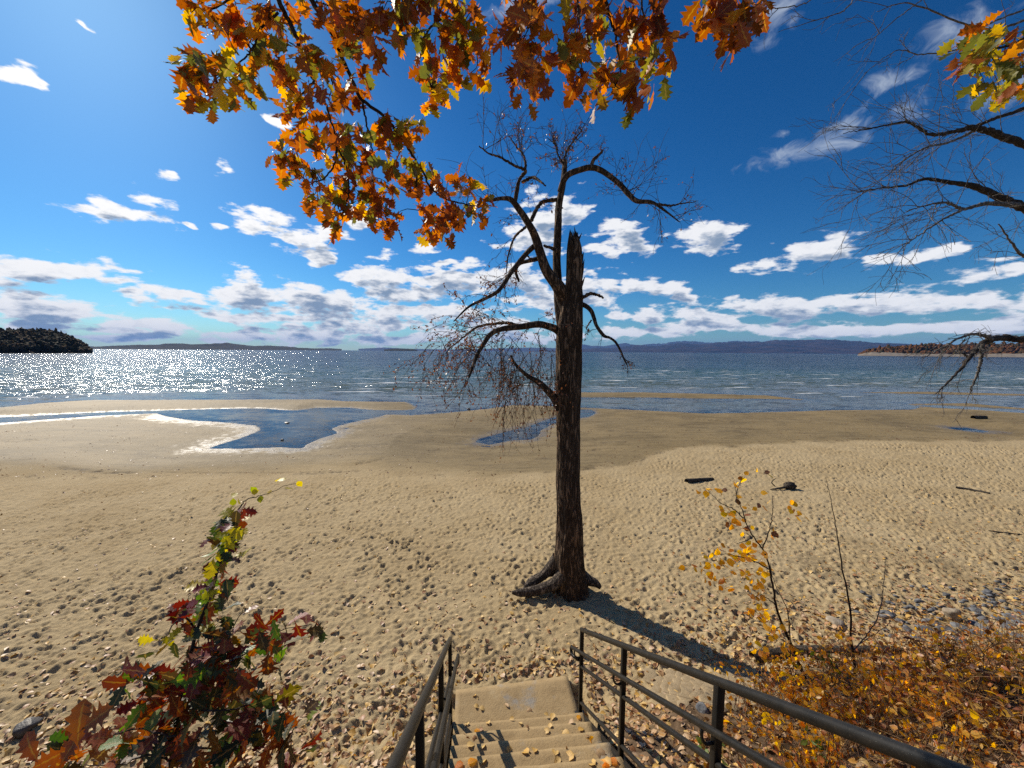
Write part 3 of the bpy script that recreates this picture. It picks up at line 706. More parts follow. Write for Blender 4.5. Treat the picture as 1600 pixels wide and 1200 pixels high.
SLOPE = RISE / TREAD
S_END = 4.19; Z_END = LAND_Z + 0.02
def rail_z(s): return Z_END + (S_END - s) * SLOPE
def railing(side, r, lab):
    t = tag(empty('railing', SP(r, S_END, LAND_Z)), lab, 'railing', 'black stair railings')
    inn = 1 if side < 0 else -1
    hw = 0.021; s = S_END; k = 0
    while s > -1.3:
        z0, z1 = rail_z(s) - .10, rail_z(s) + 1.085
        mb = MB(); c = SP(r, s, (z0 + z1) / 2); mb.box(c, r_ax * hw, s_ax * hw, Vector((0, 0, (z1 - z0) / 2)))
        p = mb.build('post', M_metal, t, smooth=False)
        bv = p.modifiers.new('bevel', 'BEVEL'); bv.width = .004; bv.segments = 2
        mb = MB(); mb.box(SP(r, s, z0 + .09), r_ax * .055, s_ax * .055, Vector((0, 0, .007))); mb.build('base_plate', M_metal, p, smooth=False)
        # bracket of the handrail
        zb = rail_z(s) + 0.80
        mb = MB(); mb.tube(spline([SP(r + inn * .018, s + .0, zb - .06), SP(r + inn * .062, s, zb - .06), SP(r + inn * .085, s, zb - .02), SP(r + inn * .085, s, zb + .03)], 10), .009, 8)
        mb.build('bracket', M_metal, p)
        s -= 1.215; k += 1
    def rail(name, dz, rr, off=0.0, s_hi=S_END, extra=None):
        pts = [SP(r + off, -1.6, rail_z(-1.6) + dz), SP(r + off, s_hi, rail_z(s_hi) + dz)]
        P = spline(pts, 12)
        if extra: P = np.vstack([P, [tuple(e) for e in extra]])
        mb = MB(); mb.tube(P, rr, 14); return mb.build(name, M_metal, t)
    rail('top_rail', 1.085, .0245, 0, S_END + .022)
    rail('mid_rail', .62, .0185); rail('bottom_rail', .16, .0185)
    sh = S_END + .10; zh = rail_z(sh) + .85; o = inn * .085
    curl = [SP(r + o, sh + .03, zh - .012), SP(r + o, sh + .05, zh - .035), SP(r + o, sh + .05, zh - .075), SP(r + o, sh + .02, zh - .10), SP(r + o * .8, sh - .03, zh - .095), SP(r + o * .3, sh - .085, zh - .085)]
    rail('handrail', .85, .019, o, sh, curl)
    mb = MB(); a, b = SP(r, -1.6, rail_z(-1.6) - .07), SP(r, S_END + .12, rail_z(S_END + .12) - .07)
    d = (b - a) / 2; up = Vector((0, 0, .11)); mb.box((a + b) / 2, r_ax * .018, d, up)
    mb.build('stringer', M_metal, t, smooth=False)
    return t
railing(-1, -0.256, 'left black steel stair railing seen end on, ending beside the landing')
railing(1, 1.297, 'right black steel stair railing crossing in front of the orange bank')

# ------------------------------------------------------------------ leaf shapes
def leaf_from_outline(half, size, fold=.18, droop=.25, seed=0, petiole=.2, asym=.06):
    q = np.random.default_rng(seed); V = []; n = len(half)
    for i, (t, w) in enumerate(half):
        z = -droop * t * t * .5
        V.append((t, 0, z))
        for sgn in (1, -1):
            ww = w * (1 + q.normal() * asym) * sgn
            V.append((t + q.normal() * .012 + .16 * w, ww, z + fold * abs(ww) + q.normal() * .02))
    F3, F4 = [], []
    for i in range(n - 1):
        a, b = 3 * i, 3 * (i + 1); F4 += [(a, a + 1, b + 1, b), (a + 2, a, b, b + 2)]
    k = len(V); pw = .012
    V += [(-petiole, -pw, -.02), (-petiole, pw, -.02), (.02, pw, 0), (.02, -pw, 0)]; F4.append((k, k + 1, k + 2, k + 3))
    return np.array(V) * size, [np.array(F4)]
OAK = [(0, .01), (.10, .06), (.19, .25), (.26, .13), (.36, .20), (.44, .42), (.50, .21), (.56, .19), (.66, .42), (.72, .21), (.78, .18), (.84, .25), (.90, .09), (1.0, .008)]
OAKW = [(0, .01), (.12, .06), (.2, .17), (.28, .12), (.42, .30), (.5, .19), (.62, .34), (.70, .20), (.80, .24), (.88, .12), (1.0, .01)]
POP = [(0, .02), (.05, .20), (.15, .35), (.30, .42), (.5, .38), (.7, .25), (.88, .09), (1.0, .005)]
OVAL = [(0, .01), (.12, .13), (.3, .22), (.5, .24), (.7, .18), (.88, .08), (1.0, .004)]
def variants(half, n, fold, droop, seed, **kw): return [leaf_from_outline(half, 1.0, fold + .05 * (i % 3), droop * (.4 + .5 * (i % 4)), seed + i, **kw) for i in range(n)]
L_OAK = variants(OAK, 6, .10, .35, 10) + variants(OAKW, 2, .10, .4, 17)
L_POP = variants(POP, 5, .08, .3, 30, petiole=.45)
L_OVAL = variants(OVAL, 4, .12, .4, 50, petiole=.1)
POPS = [(0, .03), (.14, .33), (.45, .40), (.8, .17), (1, .01)]; OVS = [(0, .02), (.2, .19), (.55, .23), (1, .01)]
L_POS = variants(POPS, 4, .10, .4, 90, petiole=.3) + variants(OVS, 4, .12, .5, 95)
L_LIT = variants(POPS, 4, .22, .9, 70, petiole=.35) + variants(OVS, 3, .30, .9, 80)
_mesh_cache = {}
def leaf_mesh(kind, i, mat):
    key = (kind, i, mat.name)
    if key not in _mesh_cache:
        V, Fc = {'oak': L_OAK, 'pop': L_POP, 'oval': L_OVAL, 'lit': L_LIT}[kind][i]
        me = mesh_np('leaf', V, Fc); k_ = (len(V) - 4) // 3; ar = np.zeros(len(V)); ar[0:3 * k_:3] = 1.0; fattr(me, 'midrib', ar); me.materials.append(mat)
        me.polygons.foreach_set('use_smooth', np.ones(len(me.polygons), bool)); _mesh_cache[key] = me
    return _mesh_cache[key]
class Leaves:
    """collects leaves of one plant; the largest in view become parts, the rest one part of kind stuff"""
    def __init__(s): s.items = []
    def add(s, kind, pos, d, nrm, size, mat):
        lst = {'oak': L_OAK, 'pop': L_POP, 'oval': L_OVAL, 'lit': L_LIT}[kind]
        s.items.append((kind, rnd.randrange(len(lst)), Vector(pos), Vector(d), Vector(nrm), size, mat))
    def build(s, parent, limit=300, name='leaf', stuff='leaf_mass'):
        def vis(it):
            p = it[2]; z = zcam(p)
            if z < .1: return 0
            q = CR.transposed() @ (p - CAM); px, py = 800 + F * q.x / z, 600 - F * q.y / z
            return it[5] / z * (1 if -20 < px < 1620 and -20 < py < 1220 else 0.001)
        s.items.sort(key=vis, reverse=True)
        b = parent.location
        for it in s.items[:limit]:
            k, i, p, d, nr, sz, mat = it
            o = bpy.data.objects.new(name, leaf_mesh(k, i, mat)); COL.objects.link(o); o.parent = parent
            o.location = p - b; o.rotation_euler = frame(d, nr).to_euler(); o.scale = (sz, sz, sz)
        by = {}
        for it in s.items[limit:]: by.setdefault(it[6].name, []).append(it)
        for mn, its in by.items():
            mb = MB()
            for k, i, p, d, nr, sz, mat in its:
                V, Fc = {'oak': L_OAK, 'pop': L_POP, 'oval': L_OVAL, 'lit': L_LIT}[k][i]
                M = np.eye(4); M[:3, :3] = np.array(frame(d, nr)) * sz; M[:3, 3] = p; mb.inst(V, Fc, M)
            tag(mb.build(stuff, its[0][6], parent), kind='stuff')
def rv(s=1.0): return Vector((rnd.gauss(0, s), rnd.gauss(0, s), rnd.gauss(0, s)))

# ------------------------------------------------------------------ the broken tree on the sand
TB = ground(893, 922, 0.62); TY = TB.y
tree = tag(empty('tree', (TB.x, TB.y, 0.6)), 'nearly bare old tree with a snapped trunk standing alone on the sand', 'tree')
def P2(lst, Y0=TY, dY=0.0, wig=0.0):
    n = len(lst); return [atY(p[0], p[1], Y0 + dY * (i / max(n - 1, 1)) ** 1.3 + (rnd.gauss(0, wig) if 0 < i < n - 1 else 0)) for i, p in enumerate(lst)]
def rpx(P, r): return r * zcam(P) / F
def barktube(mb, pts, rad, n, sides, amp, fr=7.0, seed=0.0, zst=.22, flare=None, jag=0.0):
    C = spline(pts, n); k = len(rad); rr = np.interp(np.linspace(0, 1, n), np.linspace(0, 1, k), rad)
    t = np.gradient(C, axis=0); t /= np.linalg.norm(t, axis=1)[:, None]
    u = np.cross(t, [0.13, 1.0, 0.05]); u /= np.linalg.norm(u, axis=1)[:, None]; w = np.cross(t, u)
    a = np.linspace(0, 2 * np.pi, sides, endpoint=False)
    L = np.concatenate([[0], np.cumsum(np.linalg.norm(np.diff(C, axis=0), axis=1))])
    ca, sa = np.cos(a)[None], np.sin(a)[None]; Lg = L[:, None] + 0 * a[None]
    q = 1.6 + 0 * Lg
    n1 = fbm(ca * q + seed, sa * q, Lg * fr * .12, 3)                          # lumps
    n2 = 1 - np.abs(perlin(ca * fr * .75 + seed, sa * fr * .75, Lg * fr * zst)) * 3.2     # ridges of the bark
    n3 = fbm(ca * fr * 1.6, sa * fr * 1.6 + seed, Lg * fr * zst * 1.8, 2)
    Rr = rr[:, None] * (1 + (.17 if flare is not None else .11) * n1) + amp * (.8 * n2 + .7 * n3) * np.clip(rr[:, None] / rad[0] * 1.3, .25, 1)
    if flare is not None: Rr = Rr + flare(a[None], L[:, None])
    V = C[:, None] + Rr[..., None] * (ca[..., None] * u[:, None] + sa[..., None] * w[:, None])
    if jag:
        e_ = sstep(L, L[-1] - .38, L[-1])[:, None] * (.55 * perlin(ca * 1.4 + 4, sa * 1.4, 0.5) + .8 * perlin(ca * 4.5, sa * 4.5, 2.5) - .25)
        V = V + jag * e_[..., None] * t[:, None]
    V = V.reshape(-1, 3); kk = len(V); V = np.vstack([V, C[-1] - t[-1] * jag * .5]); j = np.arange(sides); e = (n - 1) * sides
    mb.add(V, [grid_faces(n, sides, True), np.stack([e + j, e + (j + 1) % sides, np.full(sides, kk)], 1)])
tr = [(894,940,27),(893,918,26),(891,895,23.5),(889.5,870,21.5),(890,830,20.5),(888.5,785,18.5),(888,740,18),(888,650,19),(889,570,20),(890,520,20),(894,475,16.5),(897,440,13),(898,400,12.8),(897,380,11.0),(896,366,8.5),(895,356,5.0)]
mb = MB(); pts = P2([(a, b) for a, b, c in tr]); rad = [rpx(p, t[2] * .94) for p, t in zip(pts, tr)]
def flare(a, L): return np.exp(-L / .22) * .09 * (0.5 + 0.5 * np.cos(3 * a + .6)) + .02 * np.exp(-((L - .95) / .12) ** 2) * np.clip(np.cos(a - 0.2), 0, 1)
barktube(mb, pts, rad, 260, 120, .017, 7.5, 1.0, .20, flare, .5)
trunk = mb.build('trunk', M_bark, tree)
# snapped end: splinters of wood
mb = MB()
for i in range(6):
    a = i / 6 * 6.28; p0 = atY(896 + 6 * math.cos(a), 378, TY + .10 * math.sin(a))
    hgt = rnd.uniform(.08, .2) + (.14 if 2.4 < a < 4.0 else 0)
    p1 = p0 + Vector((rnd.gauss(0, .03), rnd.gauss(0, .03), hgt)); mb.tube([p0 - Vector((0, 0, .12)), p0, p0.lerp(p1, .6), p1], [.03, .03, .016, .003], 5)
for (x0, y0, x1, y1, w) in ((904,420,912,394,5),(906,440,913,405,4),(902,400,905,372,4),(900,385,903,362,3),(905,455,914,432,3)):
    p0, p1 = atY(x0, y0, TY - .02), atY(x1, y1, TY - .06); mb.tube([p0, p0.lerp(p1, .5), p1], [rpx(p0, w), rpx(p0, w * .7), .004], 6)
mb.build('broken_end', M_bark, trunk)
# roots
def root(lst, rads, Ys):
    pts = [atY(x, y, Y) for (x, y), Y in zip(lst, Ys)]
    mb = MB(); barktube(mb, pts, [rpx(p, r) for p, r in zip(pts, rads)], 46, 24, .010, 9, rnd.random() * 9)
    mb.build('root', M_bark if rnd.random() < .0 else M_rootw, tree)
M_rootw = bark('weathered_root', (.045, .034, .026, 1), (.24, .19, .145, 1), 1.0, .3, .8, .02)
root([(884,895),(868,911),(850,919),(832,924),(812,926),(800,926)], [11, 9, 7.5, 7, 5.5, 2], [TY - .12, TY - .16, TY - .2, TY - .22, TY - .25, TY - .26])
root([(872,872),(858,890),(842,904),(826,914),(818,923)], [10, 8, 6, 5, 3], [TY + .05, TY + .08, TY + .06, TY, TY - .05])
root([(866,893),(848,898),(828,908),(822,918)], [6, 5, 4, 2.5], [TY + .12, TY + .2, TY + .16, TY + .1])
root([(905,895),(918,906),(930,911),(938,918)], [9, 8, 6, 3], [TY + .05, TY + .05, TY, TY - .02])
root([(900,915),(906,930),(915,940)], [10, 8, 3], [TY - .12, TY - .2, TY - .3])
# limbs: pixel polyline, radii in px, depth swing
LIMBS = [
 ([(880,520),(874,480),(871,440),(870,397),(872,350),(873,323),(880,284),(883,251)], [9, 9, 8, 7, 6.5, 6, 5, 4], .25),
 ([(890,500),(882,472),(873,449),(854,423),(843,392),(836,370),(828,353),(811,327),(798,312),(785,310),(772,312),(759,314)], [14, 13, 11.5, 9, 8, 7.5, 6.5, 5.5, 4.5, 3.5, 3, 2], -.5),
 ([(804,320),(811,284),(821,267),(806,260),(780,245),(764,240),(748,228)], [4, 3.5, 3, 2.4, 2, 1.5, 1], -.9),
 ([(821,267),(819,245),(806,228),(795,212)], [2.6, 2, 1.5, .8], .3),
 ([(815,285),(832,277),(842,282),(852,290)], [3, 2.8, 2.2, 1.3], -.5),
 ([(830,345),(838,328),(847,316),(870,312)], [3.6, 3.4, 3.4, 4], .2),
 ([(875,300),(880,284),(888,273),(905,266),(923,262),(940,267),(966,286),(982,303),(995,314),(1018,316),(1036,327),(1062,347)], [5, 5, 5, 4.8, 5, 4.6, 4.3, 4.5, 4, 2.8, 2, .8], -.6),
 ([(1000,314),(1044,321),(1065,318),(1088,315)], [3, 1.8, 1.2, .6], .3),
 ([(923,264),(926,252),(930,247),(936,242),(941,236)], [3.6, 3.2, 2.8, 2.4, 2], 0),
 ([(844,380),(832,387),(815,405),(798,427),(780,453),(759,466),(733,479),(709,502)], [5, 4.6, 4.2, 3.8, 3.4, 2.8, 2, .9], -1.2),
 ([(848,402),(830,407),(812,412),(806,424),(811,440)], [4.2, 3.6, 3, 2.6, 1.8], .4),
 ([(826,352),(812,362),(802,375),(794,400),(791,426)], [2.6, 2.4, 2, 1.6, 1], .7),
 ([(876,520),(866,513),(845,507),(830,508),(811,511),(785,514),(767,522),(754,540),(743,561),(733,590)], [7.5, 6.5, 6, 5.6, 5, 4.6, 4.2, 3.6, 3, 1.5], -1.0),
 ([(815,510),(795,505),(780,505),(746,511),(724,527),(700,546)], [3.4, 3, 2.8, 2.2, 1.6, .9], .8),
 ([(874,640),(866,622),(856,611),(841,597),(824,587),(806,570),(798,555)], [7.5, 6.8, 5.8, 5, 3.4, 2.4, 1.5], -.5),
 ([(900,471),(912,464),(923,459),(934,461),(943,466)], [4, 3.4, 3, 2.6, 1.6], -.3),
 ([(900,474),(913,477),(923,485),(928,497),(932,509),(943,524),(953,528),(962,535),(970,549),(975,561),(981,573)], [4.4, 4, 3.6, 3.2, 2.8, 2.8, 2, 2, 1.7, 1.3, .7], -.6),
 ([(871,392),(862,388),(850,384)], [3.5, 3, 2.5], -.1),
 ([(882,262),(884,240),(895,222),(908,205),(914,192)], [2.4, 1.8, 1.4, 1, .5], .2),
 ([(882,258),(872,243),(868,228),(855,215)], [2.2, 1.6, 1.1, .5], -.3),
 ([(924,500),(917,512),(921,520)], [1.6, 1.1, .6], .1),
 ([(836,408),(823,399),(826,390)], [2, 1.4, .8], .1),
]
twigs = MB(); tree_leaf = []
def grow(mb, p, d, length, r, depth, droop, leaves=None, spread=.55, seg=5, lprob=.5, kink=.16):
    pts = [p]; d = Vector(d).normalized()
    for i in range(seg):
        d = (d + rv(kink) + Vector((0, 0, -droop))).normalized(); pts.append(pts[-1] + d * (length / seg))
        if depth > 0 and i >= 1 and rnd.random() < .75:
            nd = (d + rv(spread)).normalized()
            grow(mb, pts[-1], nd, length * rnd.uniform(.35, .65), r * .6, depth - 1, droop, leaves, spread, max(3, seg - 1), lprob, kink)
    mb.tube(pts, np.linspace(r, max(r * .35, .0016), len(pts)), 5 if r > .006 else 4, False)
    if leaves is not None:
        for q in pts[1:]:
            if rnd.random() < lprob: leaves.append((q, d))
for k, (pl, rd, dY) in enumerate(LIMBS):
    Y0 = TY + (.10 if k == 0 else 0)
    if k in (2, 3, 4): Y0 = TY - .35
    pts = P2(pl, Y0, dY, .03); rr = [rpx(p, r * .84) for p, r in zip(pts, rd)]
    mb = MB()
    if rd[0] > 4: barktube(mb, pts, rr, max(50, len(pl) * 12), 28, .010 if rd[0] > 7 else .006, 9, k * 1.7)
    else:
        n = len(pl) * 8; C = spline(pts, n) + rng.normal(0, .004, (n, 3))
        mb.tube(C, np.interp(np.linspace(0, 1, n), np.linspace(0, 1, len(rr)), rr) * rng.uniform(.88, 1.14, n), 9)
    mb.build('branch', M_bark, tree)
# twigs: where on which limb, how many, direction
TW = [(2, .3, 1, 12, (-.3, 0, .8), .7, 0), (3, .2, 1, 10, (0, 0, 1), .6, 0), (4, .3, 1, 5, (.5, 0, .4), .5, .03), (1, .55, 1, 14, (-.6, 0, .3), .7, .04), (6, .6, 1, 13, (.5, 0, .45), .75, .02), (7, .1, 1, 8, (.8, 0, .2), .6, .02),
      (6, .8, 1, 6, (.3, 0, -.8), .6, .08), (0, .9, 1, 14, (.1, 0, 1), .75, -.02), (18, .0, 1, 22, (.2, 0, .9), .42, 0), (19, 0, 1, 18, (-.2, 0, .9), .42, 0), (8, .5, 1, 3, (.3, 0, .6), .3, 0),
      (9, .3, 1, 16, (-.6, 0, -.1), .7, .05), (10, .5, 1, 5, (-.3, 0, -.4), .5, .06), (11, .3, 1, 6, (-.2, 0, -.4), .6, .06), (12, .2, 1, 30, (-.5, 0, .05), .75, .10), (13, .2, 1, 22, (-.7, 0, .0), .75, .10),
      (14, .35, 1, 22, (-.5, 0, -.3), .8, .18), (16, .4, 1, 7, (.2, 0, -.6), .35, .10), (6, .45, .7, 7, (.2, 0, .9), .55, 0)]
for li, a, b, n, d, ln, droop in TW:
    pl, rd, dY = LIMBS[li]; Y0 = TY + (.10 if li == 0 else 0) - (.35 if li in (2, 3, 4) else 0)
    C = spline(P2(pl, Y0, dY), 60)
    for i in range(int(n * .8)):
        t = rnd.uniform(a, b); p = Vector(C[int(t * 59)])
        lowleft = li in (12, 13, 14, 9)
        grow(twigs, p, Vector(d) + rv(.55), ln * rnd.uniform(.45, 1.1), .0055, 2 if rnd.random() < .5 else 1, droop, tree_leaf, .6, 6, .5 if lowleft else .12)
# weeping twigs under the two low left limbs
for i in range(40):
    x = rnd.uniform(775, 868); p = atY(x, 560 + rnd.uniform(-45, 40), TY + rnd.uniform(-.8, .5))
    grow(twigs, p, Vector((rnd.gauss(-.12, .35), rnd.gauss(0, .2), -1)), rnd.uniform(.4, 1.15), .0055, 1, .12, tree_leaf, .4, 7, .6)
for i in range(42):
    x = rnd.uniform(660, 800); p = atY(x, 545 + (730 - x) * .10 + rnd.uniform(-35, 30), TY + rnd.uniform(-1.0, .6))
    grow(twigs, p, Vector((rnd.gauss(-.25, .5), rnd.gauss(0, .2), -.6)), rnd.uniform(.3, .75), .005, 1, .10, tree_leaf, .5, 6, .6)
tag(twigs.build('twigs', M_twig, tree), kind='stuff')
mb = MB()
for p, d in tree_leaf:
    V, Fc = L_OVAL[rnd.randrange(4)]; sz = rnd.uniform(.025, .06); M = np.eye(4); M[:3, :3] = np.array(frame(rv() + Vector((0, 0, -.8)), rv())) * sz; M[:3, 3] = p + rv(.012); mb.inst(V, Fc, M)
tag(mb.build('dead_leaves', M_drylf, tree), kind='stuff')
print('tree leaves', len(tree_leaf))

# ------------------------------------------------------------------ oak overhead (its trunk stands behind the stairs)
ob = Vector((2.6, -2.4, tz(2.6, -2.4)))
oak = tag(empty('oak_tree', ob), 'oak with orange and rust lobed leaves hanging from the top of the view', 'tree')
def limb(pts, rads, n, name='branch', mat=M_otwig, parent=oak, sides=9):
    C = spline(pts, n); mb = MB(); C = C + rng.normal(0, .003, C.shape)
    mb.tube(C, np.interp(np.linspace(0, 1, n), np.linspace(0, 1, len(rads)), rads), sides); return mb.build(name, mat, parent), C
mb = MB(); barktube(mb, [ob - Vector((0, 0, .3)), ob + Vector((0, .05, 2)), ob + Vector((-.1, .2, 5)), ob + Vector((-.3, .6, 8))], [.34, .26, .21, .16], 90, 40, .02, 8, 3)
mb.build('trunk', M_bark, oak)
fork = ob + Vector((-.25, .45, 6.3))
YO = 2.75
def OB(lst, Y=YO, dY=0.0): 
    n = len(lst); return [atY(x, y, Y + dY * i / (n - 1)) for i, (x, y) in enumerate(lst)]
b1 = OB([(425,-60),(435,0),(460,50),(472,85),(492,130),(510,165),(525,220)], 2.55, .25)
b2 = OB([(470,-60),(487,0),(515,45),(530,80),(550,125),(565,155),(600,182),(630,220),(655,260),(675,295),(700,312),(740,322)], 2.75, .45)
bK = OB([(930,-60),(945,0),(955,30),(962,48),(985,70),(1000,85),(1015,100)], 2.5, .2)
bF = OB([(672,-60),(680,-10),(683,30),(690,60),(700,90)], 2.7, .1)
bL = OB([(1130,-80),(1132,-20),(1138,20),(1150,45)], 2.3, .1)
bM = OB([(1680,20),(1620,50),(1580,70),(1545,80),(1515,95)], 2.9, .2)
hub = fork + Vector((-1.6, 2.4, 1.4))
limb([fork, fork + Vector((-.8, 1.0, .9)), hub], [.13, .10, .075], 24)
for b, r0 in ((b1, .017), (b2, .018), (bK, .014), (bF, .012), (bL, .010), (bM, .012)):
    start = hub if b is not bM else fork
    mid = start.lerp(b[0], .6) + Vector((0, 0, .25))
    limb([start, mid, b[0]], [.06, .03, r0], 20)
    limb(b, list(np.linspace(r0, .005, len(b))), len(b) * 7)
subs = [OB([(435,20),(410,40),(395,75),(378,95),(362,107)], 2.58, -.1), OB([(565,155),(572,190),(580,225),(583,270),(575,300)], 2.95, .05), OB([(962,48),(965,80),(970,115),(960,135)], 2.6, -.1),
        OB([(478,90),(505,105),(520,130),(515,150)], 2.65, .1), OB([(490,128),(470,150),(460,175)], 2.65, -.1), OB([(524,215),(525,245),(515,270),(490,285),(455,265)], 2.8, .0), OB([(524,220),(540,260),(545,300),(535,340)], 2.8, .1),
        OB([(515,45),(545,40),(575,55),(590,80)], 2.8, -.1), OB([(487,0),(510,8),(540,15)], 2.75, .1), OB([(683,30),(720,40),(745,80)], 2.75, 0), OB([(683,30),(660,70),(675,140)], 2.75, .1), OB([(655,260),(650,300),(665,350)], 3.1, 0),
        OB([(400,-40),(350,5),(320,20)], 2.4, 0), OB([(620,-40),(630,20),(620,60)], 2.7, 0), OB([(800,-50),(810,30),(815,100)], 2.5, 0), OB([(900,-50),(905,40),(910,120)], 2.5, .1), OB([(1000,-50),(1005,20),(1020,50)], 2.5, .1)]
for s_ in subs: limb(s_, list(np.linspace(.008, .003, len(s_))), len(s_) * 6, 'branch', sides=7)
for c_, st_ in ((subs[12], b1), (subs[13], bF), (subs[14], bF), (subs[15], bK), (subs[16], bK)):
    limb([st_[0], c_[0]], [.01, .008], 6, sides=7)
OC = {}
OC['o'] = [(325,15),(350,40),(300,25),(375,65),(400,30),(420,60),(400,90),(430,110),(445,140),(460,75),(440,40),(390,120),(300,100),(325,125),(350,135),(365,150),(290,115),(340,110),(480,100),(470,150),(475,200),(585,85),(640,55),(670,60),(705,55),(740,55),(660,90),(690,100),(720,90),(752,95),(680,130),(700,120),(735,120),(678,158),(690,140),(445,255),(460,272),(480,260),(500,278),(490,290),(520,300),(500,310),(520,335),(528,352),(545,330),(560,310),(740,300),(755,322),(745,335),(690,350),(665,360),(940,110),(955,135),(940,150),(965,120),(1110,20),(640,10),(620,35),(485,320),(535,285),(310,140),(715,70),(700,15),(455,240),(510,240)]
OC['r'] = [(510,20),(545,15),(570,40),(530,55),(500,130),(510,190),(530,160),(620,20),(650,10),(690,25),(725,25),(600,20),(580,300),(600,330),(610,350),(590,345),(570,285),(690,285),(715,290),(665,330),(680,350),(700,330),(720,340),(690,370),(795,20),(815,40),(840,20),(810,70),(835,70),(805,110),(830,110),(815,135),(848,95),(795,60),(825,15),(835,140),(905,15),(920,40),(945,30),(985,60),(1000,30),(1020,50),(1030,20),(970,20),(905,140),(895,110),(1100,15),(1120,35),(1145,15),(1150,50),(1170,30),(1180,10),(1145,62),(560,20),(740,30),(550,270),(640,285),(575,245)]
OC['g'] = [(320,155),(455,175),(535,200),(500,215),(520,100),(475,10),(545,60),(560,80),(520,225),(545,215),(570,215),(540,240),(600,190),(625,195),(645,205),(610,225),(610,295),(645,265),(660,285),(590,320),(880,70),(915,70),(900,85),(1005,80),(1035,95),(1010,130),(990,145),(985,100),(945,60),(560,120),(630,215),(615,262),(730,20),(440,20),(370,30),(410,15),(1030,110),(560,155)]
OC['m'] = [(1500,100),(1518,62),(1545,48),(1530,90),(1555,80),(1580,60),(1560,110),(1590,100),(1540,140),(1570,140),(1595,140),(1600,70),(1510,115),(1600,115),(1565,150)]
oakL = Leaves(); otw = MB()
allb = [spline(b, 40) for b in [b1, b2, bK, bF, bL, bM] + subs]; allp = np.concatenate(allb)
for key, lst in OC.items():
    for (cx, cy) in lst:
        near = allp[np.argmin([((800 + F * q.x / -q.z - cx) ** 2 + (600 - F * q.y / -q.z - cy) ** 2) for q in [CR.transposed() @ (Vector(p) - CAM) for p in allp[::3]]]) * 3]
        Yc = near[1] + rnd.gauss(0, .14); c = atY(cx, cy - 6, Yc)
        a = Vector(near); mid = a.lerp(c, .5) + rv(.02) + Vector((0, 0, .03)); otw.tube(spline([a, mid, c], 6), np.linspace(.0035, .002, 6), 4, False)
        for j in range(rnd.randint(7, 10)):
            d = rv(1.0) + Vector((0, 0, -.75)); 
            nrm = Vector((rnd.gauss(0, .7), rnd.gauss(-.3, .7), rnd.gauss(.6, .6)))
            mat = {'o': (M_oak_o, M_oak_o, M_oak_o, M_oak_g, M_oak_y, M_oak_r, M_oak_g), 'r': (M_oak_r, M_oak_r, M_oak_o), 'g': (M_oak_g, M_oak_g, M_oak_o, M_oak_o, M_oak_r), 'm': (M_oak_g, M_oak_g, M_oak_o, M_oak_y)}[key]
            oakL.add('oak', c + rv(.036), d, nrm, rnd.uniform(.095, .145), rnd.choice(mat))
tag(otw.build('twigs', M_otwig, oak), kind='stuff')
oakL.build(oak, 300); print('oak leaves', len(oakL.items))

